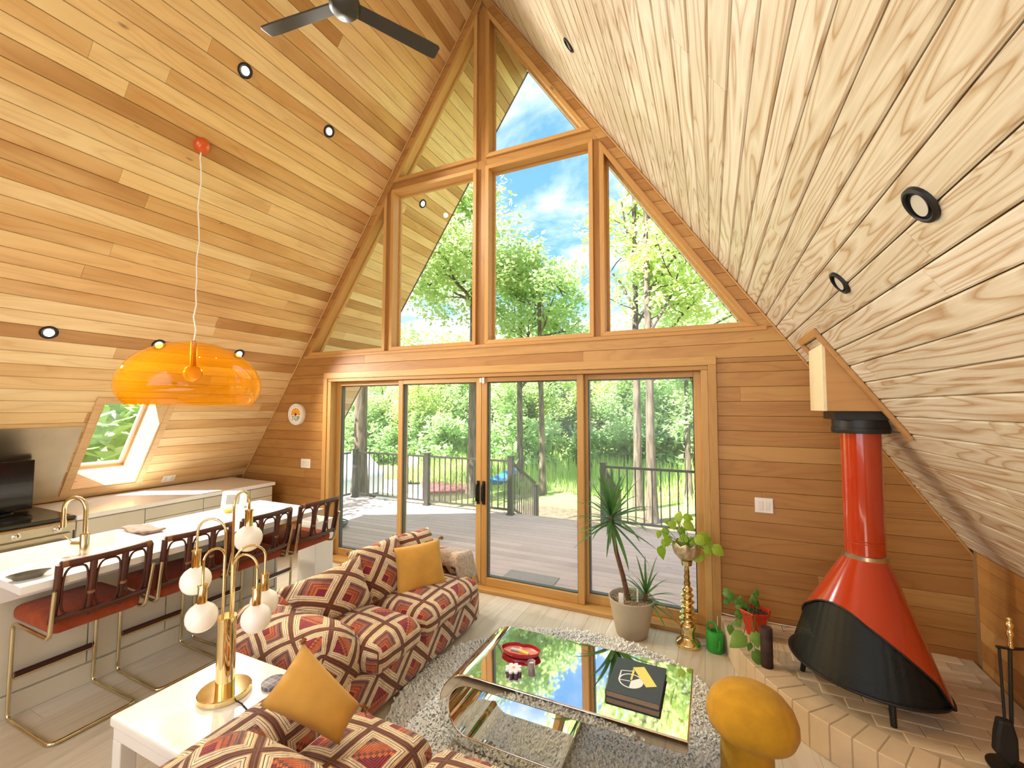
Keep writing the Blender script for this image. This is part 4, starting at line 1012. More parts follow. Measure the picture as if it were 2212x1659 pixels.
# ================================================================== SEATING GROUP
def sofa_fabric(name, turn=0.0, cell=.225, stretch=1.0):
    m, nt, b = bsdf(name); L = nt.links
    uv = nd(nt, 'UVMap'); sp = nd(nt, 'SeparateXYZ')
    dn = nd(nt, 'TexNoise', i_Scale=6.0, i_Detail=2.0); L.new(uv.outputs[0], dn.inputs['Vector'])
    wob = nd(nt, 'VectorMath', operation='MULTIPLY_ADD'); L.new(dn.outputs['Color'], wob.inputs[0]); wob.inputs[1].default_value = (.016, .016, 0); L.new(uv.outputs[0], wob.inputs[2])
    rot = nd(nt, 'Mapping'); rot.inputs['Rotation'].default_value = (0, 0, turn); rot.inputs['Scale'].default_value = (1 / cell, stretch / cell, 1); rot.vector_type = 'TEXTURE' if False else 'POINT'
    pre = nd(nt, 'Mapping'); pre.inputs['Rotation'].default_value = (0, 0, turn); L.new(wob.outputs[0], pre.inputs[0]); rot.inputs['Rotation'].default_value = (0, 0, 0)
    L.new(pre.outputs[0], rot.inputs[0]); L.new(rot.outputs[0], sp.inputs[0])
    M_ = lambda op, a, b=None: math_n(nt, op, a, b)
    fu, fv = M_('SUBTRACT', M_('FRACT', sp.outputs[0]), .5), M_('SUBTRACT', M_('FRACT', sp.outputs[1]), .5)
    cu, cv = M_('FLOOR', sp.outputs[0]), M_('FLOOR', sp.outputs[1])
    par = M_('MODULO', M_('ADD', M_('ABSOLUTE', M_('ADD', cu, cv)), .01), 2.0); flip = M_('GREATER_THAN', par, 1.0)
    au, av = M_('ABSOLUTE', fu), M_('ABSOLUTE', fv); d = M_('MAXIMUM', au, av)
    # centre patch: nested L-shaped bands growing out of one corner, mirrored in every other cell
    sgn = M_('SUBTRACT', M_('MULTIPLY', flip, 2.0), 1.0)
    a = M_('ADD', M_('MULTIPLY', fu, sgn), .28); bb = M_('ADD', fv, .28)
    ell = M_('DIVIDE', M_('MAXIMUM', a, bb), .56)
    st = M_('DIVIDE', M_('ADD', M_('FLOOR', M_('MULTIPLY', a, 14.0)), M_('FLOOR', M_('MULTIPLY', bb, 14.0))), 15.0)
    wn = nd(nt, 'TexWhiteNoise'); wn.noise_dimensions = '2D'; cb = nd(nt, 'CombineXYZ'); L.new(cu, cb.inputs[0]); L.new(cv, cb.inputs[1]); L.new(cb.outputs[0], wn.inputs['Vector'])
    pick = M_('GREATER_THAN', wn.outputs['Value'], .62)
    lv = M_('ADD', M_('MULTIPLY', ell, M_('SUBTRACT', 1.0, pick)), M_('MULTIPLY', st, pick))
    rc = ramp(nt, [(0, lin('#8c1730')), (.30, lin('#7a1a2e')), (.36, lin('#cf6a38')), (.46, lin('#7d4136')), (.50, lin('#c45c30')), (.60, lin('#6e4148')), (.66, lin('#b9683f')), (.75, lin('#87564f')), (.84, lin('#5d3a3c')), (.92, lin('#99685c'))], 'CONSTANT'); L.new(lv, rc.inputs[0])
    ro = ramp(nt, [(0, lin('#e6cda8')), (.325, lin('#33190f')), (.333, lin('#f0dfc0')), (.375, lin('#3a1d12')), (.383, lin('#ead2ad')), (.425, lin('#a9764e')), (.442, lin('#5c2e1f')), (.485, lin('#7e4630'))], 'CONSTANT'); L.new(d, ro.inputs[0])
    c = mix(nt, M_('LESS_THAN', d, .28), ro.outputs[0], rc.outputs[0])
    n = nd(nt, 'TexNoise', i_Scale=22.0, i_Detail=5.0, i_Roughness=.75); L.new(uv.outputs[0], n.inputs['Vector'])
    n2 = nd(nt, 'TexNoise', i_Scale=5.0, i_Detail=2.0); L.new(uv.outputs[0], n2.inputs['Vector'])
    sh = ramp(nt, [(.28, (.50, .45, .44)), (.5, (.95, .93, .9)), (.72, (1.2, 1.16, 1.1))]); L.new(M_('ADD', M_('MULTIPLY', n.outputs[0], .7), M_('MULTIPLY', n2.outputs[0], .3)), sh.inputs[0])
    L.new(mix(nt, 1.0, c, sh.outputs[0], 'MULTIPLY'), b.inputs['Base Color'])
    b.inputs['Roughness'].default_value = .85; b.inputs['Sheen Weight'].default_value = .2
    wv = M_('ABSOLUTE', M_('SINE', M_('MULTIPLY', d, 75.0)))
    bp = nd(nt, 'Bump', i_Strength=.5, i_Distance=.006); L.new(wv, bp.inputs['Height']); L.new(bp.outputs[0], b.inputs['Normal'])
    return m
M_sofa = sofa_fabric('maze_velvet'); M_sofaD = sofa_fabric('maze_velvet_diagonal', radians(45), .235)
M_mustard = pm('mustard_velvet', '#c9963c', .8, 0, .10, 9, .15, sheen=.12)
def block(name, parent, x0, x1, y0, y1, z0, z1, r, puff=0.0, rot=None, n=16, mat=None):
    o = superbox(x1 - x0, y1 - y0, z1 - z0, r, n, puff).build(name, mat or M_sofa, parent, smooth=75, M=Matrix.Translation(((x0 + x1) / 2, (y0 + y1) / 2, (z0 + z1) / 2)) @ (Euler(rot).to_matrix().to_4x4() if rot else Matrix()))
    return merged(o)
def pillow_mesh(c, th, n=18, pinch=.05, shift=(0, 0)):
    """four corners (counter-clockwise), plump in the middle, pinched sides"""
    C = [Vector(p) for p in c]; N = ((C[1] - C[0]).cross(C[3] - C[0]) + (C[3] - C[2]).cross(C[1] - C[2])).normalized()
    w = (C[1] - C[0]).length; h = (C[3] - C[0]).length; mb = MB(); ctr = sum(C, Vector()) / 4
    for sg in (1, -1):
        vs = []; uv = []
        for j in range(n + 1):
            for i in range(n + 1):
                u, v = i / n, j / n
                a = 1 - pinch * 4 * v * (1 - v) * abs(2 * u - 1); b = 1 - pinch * 4 * u * (1 - u) * abs(2 * v - 1)
                uu = .5 + (u - .5) * a; vv = .5 + (v - .5) * b
                p = (C[0] * (1 - uu) + C[1] * uu) * (1 - vv) + (C[3] * (1 - uu) + C[2] * uu) * vv
                t = (max(0, sin(pi * u) * sin(pi * v))) ** .42 * th
                t *= 1 + .06 * sin(7 * u + 3 * v) * (1 - u)
                vs.append(p + N * sg * t); uv.append((u * w + shift[0], v * h + shift[1]))
        fs = [(j * (n + 1) + i, j * (n + 1) + i + 1, (j + 1) * (n + 1) + i + 1, (j + 1) * (n + 1) + i) for j in range(n) for i in range(n)]
        if sg < 0: fs = [f[::-1] for f in fs]
        mb.add(vs, fs, [[uv[k] for k in f] for f in fs])
    return mb
def pillow_obj(name, c, th, mat, parent=None, shift=(0, 0)):
    return merged(pillow_mesh(c, th, shift=shift).build(name, mat, parent, smooth=80))
def yellow_pillow(label, c, th, tassels):
    ctr = sum((Vector(p) for p in c), Vector()) / 4
    t = thing('throw_pillow', label, 'pillow', tuple(ctr))
    pillow_obj('cover', c, th, M_mustard, t)
    M_t = pm('tassel_brown', '#8a5226', .9, 0, .3, 60)
    for i in tassels:
        p = Vector(c[i]); d = (p - ctr).normalized(); mb = MB().ball(p + d * .006, .009, 10, 8)
        rr = random.Random(i)
        for k in range(9): mb.tube([p + d * .01, p + d * .022 + Vector((rr.uniform(-.012, .012), rr.uniform(-.012, .012), rr.uniform(-.02, .004))), p + d * .03 + Vector((rr.uniform(-.016, .016), rr.uniform(-.016, .016), rr.uniform(-.036, -.006)))], .0024, 5)
        mb.build('tassel', M_t, t, smooth=60)
    return t

# sofa along the kitchen side
t = thing('sofa', 'maze-patterned velvet sofa whose back is towards the bar stools', 'sofa', (-.1, -1.4, 0))
block('base', t, -.56, .35, -2.14, -.60, .03, .30, .05, mat=M_sofaD)
block('arm', t, -.62, .30, -2.27, -1.86, .05, .575, .19, .02, mat=M_sofaD)
block('arm', t, -.52, .27, -.80, -.52, .05, .60, .135, .01, mat=M_sofaD)
block('back_frame', t, -.64, -.36, -2.2, -.58, .05, .60, .12)
block('seat_cushion', t, -.30, .42, -1.97, -1.50, .27, .455, .085, .055)
block('seat_cushion', t, -.30, .42, -1.495, -.72, .27, .445, .085, .05)
pillow_obj('back_cushion', [(-.10, -1.97, .45), (.02, -1.57, .50), (-.15, -1.53, .79), (-.35, -2.06, .70)], .12, M_sofaD, t, (.03, .06))
pillow_obj('back_cushion', [(-.06, -1.56, .43), (.0, -1.12, .45), (-.16, -1.10, .83), (-.26, -1.56, .80)], .105, M_sofaD, t, (.1, .02))
pillow_obj('back_cushion', [(-.02, -1.12, .44), (.02, -.74, .45), (-.12, -.72, .80), (-.20, -1.12, .82)], .10, M_sofa, t, (.06, .1))
yellow_pillow('mustard pillow with tassels propped at the far end of the patterned sofa', [(.045, -1.345, .445), (.255, -1.01, .475), (.15, -.955, .79), (-.06, -1.265, .775)], .06, (0, 1, 2))
# throw over the far arm
th_ = MB(); n = 16; vs = []; uvs = []
for j in range(n + 1):
    for i in range(n + 1):
        u, v = i / n, j / n; y = -.86 + .30 * u
        ang = pi * (v * 1.15 - .08); 
        x = .02 + .30 * v; z = .617 + .012 * sin(6 * u) if True else 0
        if v > .78: z -= (v - .78) * .9; x = .02 + .30 * .78 + (v - .78) * .25
        if u < .15: z -= (.15 - u) * .5
        if u > .88: z -= (u - .88) * .8
        vs.append((x, y, z))
th_.add(vs, [(j * (n + 1) + i, j * (n + 1) + i + 1, (j + 1) * (n + 1) + i + 1, (j + 1) * (n + 1) + i) for j in range(n) for i in range(n)])
o = tag(th_.build('throw_blanket', pm('taupe_fur', '#b09a86', .95, 0, .3, 50, .8, sheen=.5), smooth=70), 'small taupe fur throw over the far arm of the patterned sofa', 'blanket')
m_ = o.modifiers.new('thick', 'SOLIDIFY'); m_.thickness = .018; m_.offset = .8

# sofa in front
t = thing('sofa', 'maze-patterned velvet sofa at the lower edge of the photo, facing the glass doors', 'sofa', (1.2, -2.9, 0))
block('base', t, .36, 2.45, -3.45, -2.42, .03, .30, .05, mat=M_sofaD)
block('arm', t, .31, .63, -3.40, -2.50, .05, .60, .14)
block('back_frame', t, .34, 2.45, -3.5, -3.14, .05, .60, .12)
block('seat_cushion', t, .60, 1.10, -3.05, -2.34, .27, .455, .085, .05)
block('seat_cushion', t, 1.11, 1.80, -3.05, -2.36, .27, .46, .085, .055)
block('seat_cushion', t, 1.81, 2.45, -3.05, -2.36, .27, .46, .08, .03)
block('back_cushion', t, .50, 1.13, -3.18, -2.84, .42, .70, .15, .03, (radians(-12), 0, 0), mat=M_sofaD)
block('back_cushion', t, 1.14, 1.79, -3.24, -2.96, .40, .64, .12, .0, (radians(-14), 0, 0))
yellow_pillow('mustard pillow standing on one corner on the front sofa, by the brass lamp', [(.835, -2.655, .53), (.83, -2.535, .61), (.545, -2.59, .83), (.555, -2.80, .69)], .075, (1, 2))

# white side table ------------------------------------------------------
M_lacq = pm('ivory_lacquer', '#eeebe2', .22, 0, .02, 5, coat=.4)
t = thing('side_table', 'square ivory side table under the brass globe lamp', 'side table', (.02, -2.65, 0))
o = [(-.25, -2.93), (.29, -2.93), (.29, -2.36), (-.25, -2.36)]
MB().box(-.25, .29, -2.93, -2.36, .455, .50).build('top', M_lacq, t, bevel=.012, bseg=3)
MB().ring(inset(o, .012), inset(o, .035), .40, .456, 'z').build('apron', M_lacq, t, bevel=.003)
for x in (-.2395, .2145):
    for y in (-2.9195, -2.4355): MB().box(x, x + .065, y, y + .065, 0, .399).build('leg', M_lacq, t, bevel=.005)
# brass lamp with five globes
lx, ly = .06, -2.62
Rv = Vector((.9087, .4175, 0)); Fv = Vector((-.4175, .9087, 0)); Lc = Vector((lx, ly, 0))
t = thing('globe_lamp', 'polished brass table lamp with arching tubes and frosted globes', 'table lamp', (lx, ly, .5))
MB().lathe([(.108, .5), (.112, .504), (.112, .524), (.108, .528), (.0, .528)], 48, (lx, ly, 0)).build('base', M_polbrass, t, smooth=40)
MB().lathe([(.040, .528), (.040, .845), (.0425, .847), (.0425, .862), (.039, .866), (.0, .866)], 36, (lx, ly, 0)).build('column', M_polbrass, t, smooth=40)
M_globe = pm('frosted_globe', '#fffdf8', .25, 0, .0, 1, coat=.3)
_g = bsdf('glow')[0]
for i, (dv, gz) in enumerate(((-Rv * .160, 1.03), (-Rv * .055 - Fv * .10, .905), (Rv * .15 - Fv * .02, .862), (Rv * .125 + Fv * .09, .885), (Fv * .14 + Rv * .005, 1.19))):
    u = dv.normalized(); ro = dv.length; ri = .022; rad = (ro - ri) / 2; top = gz + (.295 if i != 4 else .25)
    pts = [Lc + u * ri + Vector((0, 0, .80)), Lc + u * ri + Vector((0, 0, top - rad))]
    for k in range(1, 13):
        a_ = pi * k / 12; pts.append(Lc + u * (ri + rad * (1 - cos(a_))) + Vector((0, 0, top - rad + rad * sin(a_))))
    pts.append(Lc + dv + Vector((0, 0, gz + .13)))
    arm = MB().tube(pts, .0058, 10).build('arm', M_polbrass, t, smooth=60)
    MB().lathe([(.0, .145), (.021, .145), (.021, .14), (.019, .138), (.019, .068), (.021, .060), (.0, .058)], 24, tuple(Lc + dv + Vector((0, 0, gz)))).build('socket', M_polbrass, arm, smooth=40)
    MB().lathe([(.001, -.066), (.02, -.0635), (.04, -.053), (.055, -.037), (.064, -.015), (.0655, .005), (.061, .026), (.048, .045), (.03, .058), (.02, .064)], 32, tuple(Lc + dv + Vector((0, 0, gz)))).build('globe', M_globe, arm, smooth=80)
MB().tube([(lx + .10, ly - .02, .512), (lx + .15, ly - .015, .504), (lx + .21, ly - .03, .503)], .003, 6).build('cord', M_black, t, smooth=60)
# plaid coaster tin
t = thing('plaid_tin', 'round grey plaid tin half hidden by the mustard pillow', 'tin', (.215, -2.475, .5))
def plaid():
    m, nt, b = bsdf('plaid'); L = nt.links; tc = nd(nt, 'TexCoord'); sp = nd(nt, 'SeparateXYZ'); L.new(tc.outputs['Object'], sp.inputs[0])
    f = [math_n(nt, 'LESS_THAN', math_n(nt, 'FRACT', math_n(nt, 'MULTIPLY', sp.outputs[i], 38.0)), .12) for i in (0, 1)]
    L.new(mix(nt, math_n(nt, 'MAXIMUM', *f), lin('#5d5c66'), lin('#a493a4')), b.inputs['Base Color']); return m
MB().lathe([(.055, 0), (.058, .004), (.058, .016), (.053, .02), (0, .02)], 32).build('tin_body', plaid(), t, w=False, smooth=40)

# rug -------------------------------------------------------------------
RC = Vector((1.35, -1.44, 0)); RR = 1.04
t = thing('shag_rug', 'round cream shag rug under the mirrored coffee table', 'rug', tuple(RC))
M_rug = pm('cream_wool', '#eff1ee', .95, 0, .06, 9, 0, sheen=.2)
MB().lathe([(RR, .001), (RR, .012), (RR - .02, .018), (0, .018)], 72).build('backing', M_rug, t, w=False)
tf = MB(); rnd = random.Random(12)
def lump(x, y): return .5 + .25 * sin(95 * x + 5 * sin(43 * y)) + .25 * sin(88 * y + 5 * sin(51 * x + 2))
for i in range(30000):
    r = RR * sqrt(rnd.random()); a_ = rnd.uniform(0, 2 * pi); x, y = r * cos(a_), r * sin(a_)
    sw = rnd.uniform(0, 6.283) * .5 + 2.5 * sin(7 * x + 3 * y) + 2.5 * cos(6 * y - 2 * x); lh = lump(x, y); l_ = rnd.uniform(.022, .044); w_ = rnd.uniform(.004, .0075)
    dx, dy = cos(sw), sin(sw); z0 = .006 + .018 * lh; h_ = rnd.uniform(.006, .022)
    tf.add([(x - dy * w_, y + dx * w_, z0), (x + dy * w_, y - dx * w_, z0), (x + dx * l_ * .55 + dy * w_, y + dy * l_ * .55 - dx * w_, z0 + h_), (x + dx * l_ * .55 - dy * w_, y + dy * l_ * .55 + dx * w_, z0 + h_), (x + dx * l_, y + dy * l_, z0 + h_ * .4)], [(0, 1, 2, 3), (3, 2, 4)])
tf.build('pile', M_rug, t, w=False, kind='stuff')

# coffee table ------------------------------------------------------------
TZ = .42
t = thing('coffee_table', 'mirror-polished waterfall coffee table on the shag rug', 'coffee table', (1.4, -1.6, .03))
zb = .036; ro = (TZ - zb) / 2; zc_ = (TZ + zb) / 2; ri = ro - .062; cx0 = .985
prof = [(2.085, TZ)] + [(cx0 - ro * sin(pi * i / 24), zc_ + ro * cos(pi * i / 24)) for i in range(25)] + [(1.48, zb), (1.50, zb + .055), (1.47, zb + .062)] + [(cx0 - ri * sin(pi * i / 24), zc_ - ri * cos(pi * i / 24)) for i in range(25)] + [(2.06, TZ - .062), (2.085, TZ - .045)]
def strip(prof, y0, y1):
    m = MB(); n = len(prof); vs = [(x, y0, z) for x, z in prof] + [(x, y1, z) for x, z in prof]
    no = 28   # outer run, then inner run backwards: sides as quads
    fs = [(i, (i + 1) % n, n + (i + 1) % n, n + i) for i in range(n)]
    out_i = list(range(0, 28)); inn = list(range(n - 1, 27, -1))
    k = min(len(out_i), len(inn))
    pairs = [(0, n - 1), ] 
    o = [0] + list(range(1, 26)) + [26]; q = [n - 2] + list(range(53, 28, -1)) + [28]
    for a in range(len(o) - 1):
        fs.append((o[a + 1], o[a], q[a], q[a + 1])); fs.append((n + o[a], n + o[a + 1], n + q[a + 1], n + q[a]))
    fs += [(0, n - 1, n - 2), (n, 2 * n - 2, 2 * n - 1), (26, 28, 27), (n + 26, n + 27, n + 28)]
    return m.add(vs, fs)
strip(prof, -1.895, -1.315).build('waterfall_body', M_chrome, t, smooth=35, bevel=.006)
# things on the table
M_lipR = pm('red_glaze', '#a8142c', .2, 0, .05, 8, coat=.5); M_pink = pm('pink_glaze', '#d98a7c', .25, 0, .12, 14, coat=.5)
t = thing('lip_dish', 'red lip-shaped ceramic tray on the coffee table', 'tray', (1.155, -1.583, TZ), radians(8))
def lip(a):
    x = .115 * cos(a); k = max(0, sin(a)) if True else 0
    y = .062 * sin(a) * (1 - .10 * abs(cos(a)) ** 6); 
    if sin(a) > 0: y -= .012 * math.exp(-(x / .022) ** 2)
    return x, y
n = 56; rim = [lip(2 * pi * i / n) for i in range(n)]
dm = MB(); lv = [(1.0, .022), (1.04, .026), (.9, .0), ]
vs = []
for s_, z in ((.86, 0.0), (.97, .006), (1.04, .028), (1.0, .030), (.93, .012), (.80, .007), (0.0001, .006)):
    vs += [(x * s_, y * s_, z) for x, y in rim]
fs = [(j * n + i, j * n + (i + 1) % n, (j + 1) * n + (i + 1) % n, (j + 1) * n + i) for j in range(6) for i in range(n)]
fo = [f for k, f in enumerate(fs) if k < 4 * n]; fi = [f for k, f in enumerate(fs) if k >= 4 * n]
MB().add(vs, fo + [tuple(range(n))[::-1]]).build('tray_rim', M_lipR, t, w=False, smooth=50)
MB().add(vs, fi).build('tray_inside', M_pink, t, w=False, smooth=50)
c = tag(MB().box(-.035, .035, -.009, .009, 0, .012, Matrix.Translation((1.175, -1.585, TZ + .0075)) @ Matrix.Rotation(radians(-12), 4, 'Z')).build('matchbook', pm('matchbook_yellow', '#e9d27a', .6), bevel=.002), 'thin yellow matchbook lying inside the red lip tray', 'matchbook')
c = tag(MB().box(-.03, .03, -.011, .011, 0, .010, Matrix.Translation((1.12, -1.578, TZ + .0075)) @ Matrix.Rotation(radians(3), 4, 'Z')).build('matchbook', pm('matchbook_grey', '#b9bcc0', .4), bevel=.002), 'small grey matchbook inside the red lip tray', 'matchbook')
t = thing('flower_box', 'white flower-shaped trinket box on the coffee table', 'box', (1.19, -1.765, TZ))
fp = []
for i in range(96):
    a_ = 2 * pi * i / 96; r = .030 + .016 * abs(cos(4 * a_)) ** .6; fp.append((r * cos(a_), r * sin(a_)))
MB().prism(fp, 0, .016, 'z').build('box_base', pm('mauve_box', '#4d3a40', .3), t, w=False)
MB().prism([(x * 1.03, y * 1.03) for x, y in fp], .016, .026, 'z').build('lid', pm('pale_lilac', '#dfe0f0', .3, coat=.4), t, w=False, bevel=.002)
MB().ball((0, 0, .027), (.007, .007, .004), 12, 8).build('knob', pm('peach_knob', '#e0a98a', .4), t, w=False, smooth=80)
t = thing('candle_cup', 'small mauve glass candle cup beside the flower box', 'candle', (1.263, -1.685, TZ))
MB().lathe([(.0, 0), (.018, .0), (.021, .034), (.0225, .036), (.019, .034), (.017, .024), (.0, .024)], 28).build('cup', pm('mauve_glass', '#9c8f96', .1, coat=.5), t, w=False, smooth=50)
MB().lathe([(.0165, .0242), (0, .0246)], 20).build('wax', M_white, t, w=False)
# book
t = thing('book', 'large dark slate book with a white and yellow cover emblem', 'book', (1.823, -1.595, TZ), radians(-.5))
M_cover = pm('slate_cloth', '#3b4650', .6, 0, .05, 60); M_pages = pm('book_pages', '#8f7a62', .8, 0, .1, 200)
hw, hd = .132, .158
MB().box(-hw, hw, -hd, hd, 0, .003).box(-hw, hw, -hd, hd, .030, .034).box(-hw, -hw + .003, -hd, hd, .003, .030).build('cover', M_cover, t, w=False, bevel=.001)
MB().box(-hw + .003, hw - .006, -hd + .006, hd - .006, .003, .030).build('pages', M_pages, t, w=False)
M_ink = pm('white_foil', '#e8eef5', .4); M_foil = pm('yellow_foil', '#f2dc78', .45)
z = .0342; B0 = Vector((1.823, -1.595, 0))
def loc2(p): return (p[0] - B0.x, p[1] - B0.y)
cc = loc2((1.797, -1.628)); rr = .062
arc = MB()
def arcp(r0, r1, a0, a1, n=40):
    vs = []
    for i in range(n + 1):
        a_ = a0 + (a1 - a0) * i / n; vs += [(cc[0] + r0 * cos(a_), cc[1] + r0 * sin(a_), z), (cc[0] + r1 * cos(a_), cc[1] + r1 * sin(a_), z)]
    arc.add(vs, [(2 * i, 2 * i + 1, 2 * i + 3, 2 * i + 2) for i in range(n)])
arcp(rr - .007, rr, radians(35), radians(270))
arc.build('emblem_ring', M_ink, t, w=False)
hf = MB(); vs = [(cc[0], cc[1], z)] + [(cc[0] + rr * cos(radians(-90 + 135 * i / 24)), cc[1] + rr * sin(radians(-90 + 135 * i / 24)), z) for i in range(25)]
hf.add(vs, [(0, i + 1, i + 2) for i in range(24)]).build('emblem_disc', M_ink, t, w=False)
ln = MB()
def bar(a, b, w_):
    a, b = Vector(loc2(a)), Vector(loc2(b)); d = (b - a).normalized(); nn = Vector((-d.y, d.x)) * w_ / 2
    return [(a + nn), (a - nn), (b - nn), (b + nn)]
for a_, b_ in (((1.735, -1.557), (1.792, -1.540)), ((1.735, -1.555), (1.737, -1.642)), ((1.737, -1.640), (1.794, -1.632))):
    ln.add([(p.x, p.y, z + .0002) for p in bar(a_, b_, .006)], [(0, 1, 2, 3)])
ln.build('emblem_lines', M_ink, t, w=False)
MB().prism([loc2(p) for p in ((1.787, -1.505), (1.876, -1.649), (1.925, -1.621), (1.842, -1.475))], z, z + .0006, 'z').prism([loc2(p) for p in ((1.790, -1.515), (1.801, -1.535), (1.801, -1.62), (1.792, -1.62))], z, z + .0005, 'z').build('emblem_stripe', M_foil, t, w=False)

# mushroom stool ------------------------------------------------------------
M_must = pm('mustard_felt', '#b98a16', .95, 0, .14, 14, .3, sheen=.08)
t = thing('mushroom_stool', 'mustard felt mushroom-shaped stool in front of the hearth', 'stool', (2.325, -1.585, 0))
cp = [(.0, .345), (.11, .335), (.155, .338), (.185, .36), (.197, .395), (.194, .43), (.178, .468), (.148, .503), (.105, .528), (.055, .541), (.0, .545)]
MB().lathe(cp, 48).build('cap', M_must, t, w=False, smooth=80, M=Matrix.Rotation(radians(3), 4, 'Y'))
MB().lathe([(.0, 0), (.118, 0), (.122, .01), (.116, .12), (.112, .345)], 40).build('stem', M_must, t, w=False, smooth=60)

# ================================================================== HEARTH AND FIREPLACE
HZ = .19
edge = [Vector(p) for p in ((2.235, -.003), (2.262, -.20), (2.305, -.40), (2.375, -.605), (2.455, -.78), (2.55, -.925), (2.66, -1.06), (2.785, -1.165), (2.93, -1.26), (3.1, -1.345), (3.3, -1.42), (3.52, -1.47), (3.755, -1.50))]
def resample(P, step):
    out = [P[0]]; acc = 0; i = 0; rem = step
    cur = P[0].copy(); k = 1
    while k < len(P):
        d = (P[k] - cur).length
        if d >= rem: cur = cur + (P[k] - cur).normalized() * rem; out.append(cur.copy()); rem = step
        else: rem -= d; cur = P[k].copy(); k += 1
    return out
M_brick = pm('buff_brick', '#cbb594', .9, 0, .10, 5, .35); M_mortar = pm('mortar', '#b5a284', .95, 0, .08, 30)
ht = thing('hearth', 'raised curved hearth of pale buff bricks under the fireplace', 'hearth', (3.0, -.6, 0))
E_ = resample(edge, .105); core = [(p.x, p.y) for p in edge]; ins = []
for i, p in enumerate(E_):
    d = (E_[min(i + 1, len(E_) - 1)] - E_[max(i - 1, 0)]).normalized(); ins.append(p + Vector((-d.y, d.x)) * .2)
cen = Vector((3.75, -.003))
cpoly = [(p.x + (.006 if p.x < 3.7 else 0), p.y + .006) for p in edge] + [(3.755, -.003)]
MB().prism(cpoly, .0, HZ - .006, 'z').build('mortar_bed', M_mortar, ht)
rnd = random.Random(4)
for i in range(len(E_) - 1):
    a_, b_, c_, d_ = E_[i], E_[i + 1], ins[i + 1], ins[i]; m_ = (a_ + b_ + c_ + d_) / 4
    q = [m_ + (p - m_) * .965 for p in (a_, b_, c_, d_)]; dz = rnd.uniform(-.002, .002)
    q = [(min(p.x, 3.752), min(p.y, -.004)) for p in q]
    MB().prism(q, .001, HZ + dz, 'z').build('brick', M_brick, ht, bevel=.004, bseg=1)
from mathutils.geometry import intersect_point_tri_2d
inner_poly = [(p.x, p.y) for p in ins] + [(3.76, 0), (2.3, 0)]
def inside(x, y):
    r = False; P = inner_poly
    for i in range(len(P)):
        (x0, y0), (x1, y1) = P[i - 1], P[i]
        if (y0 > y) != (y1 > y) and x < (x1 - x0) * (y - y0) / (y1 - y0) + x0: r = not r
    return r
me = None; bw, bl_ = .098, .20
for j in range(15):
    y = -.052 - j * .102
    for i in range(9):
        x = 2.36 + i * .203 + (.1 if j % 2 else 0)
        if inside(x - .09, y) and inside(x + .06, y) and inside(x, y - .05) and x + .1 < 3.75:
            M = Matrix.Translation((x, y, HZ - .03 + rnd.uniform(-.0015, .0015)))
            if me is None: me = MB().box(-bl_ / 2, bl_ / 2, -bw / 2, bw / 2, -.02, .03).build('brick', M_brick, ht, M=M, bevel=.004, bseg=1).data
            else: link('brick', me, ht, True, M, bevel=.004, bseg=1)

M_red = pm('red_enamel', '#b0320a', .16, 0, .03, 3, coat=.7); M_soot = pm('black_enamel', '#121312', .45, 0, .2, 8); M_iron = pm('sooty_iron', '#0e0f0d', .6, 0, .3, 10)
SX, SY = 3.06, -.57
t = thing('cone_fireplace', 'freestanding red conical fireplace with black bowl and flue', 'fireplace', (SX, SY, HZ))
PHI = radians(-138); ZN, RN, ZE, RE = .955, .105, .32, .42; BX, BY = 2.92, -.80; CBX, CBY, CBR, CBZ = 3.06, -.65, .43, .345
KT = ((0, .385), (30, .43), (54, .52), (72, .61), (88, .71), (104, .825), (116, 1.0), (181, 1.0))
def edge_k(th):
    a = abs(math.degrees((th - PHI + pi) % (2 * pi) - pi))
    for (a0, k0), (a1, k1) in zip(KT[:-1], KT[1:]):
        if a <= a1:
            u = (a - a0) / (a1 - a0); u = u if a > 30 else u * u
            return k0 + (k1 - k0) * u
    return 1.0
def hood_pt(k, th, off=0.0):
    r = RN + (RE - RN) * k + off
    return Vector((SX + (BX - SX) * k + r * cos(th), SY + (BY - SY) * k + r * sin(th), ZN + (ZE - ZN) * k))
NS = 120; NV = 14
def cone(off, nm, mat):
    m = MB(); vs = []
    for i in range(NS):
        th = 2 * pi * i / NS; ke = edge_k(th)
        vs += [hood_pt(ke * j / NV, th, off) for j in range(NV + 1)]
    m.add(vs, [(i * (NV + 1) + j, i * (NV + 1) + j + 1, ((i + 1) % NS) * (NV + 1) + j + 1, ((i + 1) % NS) * (NV + 1) + j) for i in range(NS) for j in range(NV)])
    return m.build(nm, mat, t, smooth=60)
cone(0, 'hood', M_red); cone(-.008, 'hood_lining', M_iron)
MB().tube([hood_pt(edge_k(2 * pi * i / NS), 2 * pi * i / NS, -.004) for i in range(NS)], .006, 6, closed=True).build('hood_rim', M_soot, t, smooth=60)
def rim_pt(th):
    ph = (th - PHI + pi) % (2 * pi) - pi; u = ph / radians(116)
    if abs(u) >= 1: return hood_pt(1.0, th)
    a = PHI + radians(87) * u; r = CBR - .052 * abs(u) ** 6
    return Vector((CBX + r * cos(a), CBY + r * sin(a), CBZ - .024 * abs(u) ** 4))
BC = Vector((3.0, -.68, .245))
def bowl_pt(th, k):
    p = rim_pt(th); return Vector((BC.x + (p.x - BC.x) * k, BC.y + (p.y - BC.y) * k, BC.z + (p.z - BC.z) * max(0, (k - .15) / .85) ** 1.6))
def bowl_z(r): return BC.z + (CBZ - BC.z) * max(0, (r / CBR - .15) / .85) ** 1.6
m = MB(); vs = []
for i in range(NS):
    vs += [bowl_pt(2 * pi * i / NS, .03 + .97 * j / NV) for j in range(NV + 1)]
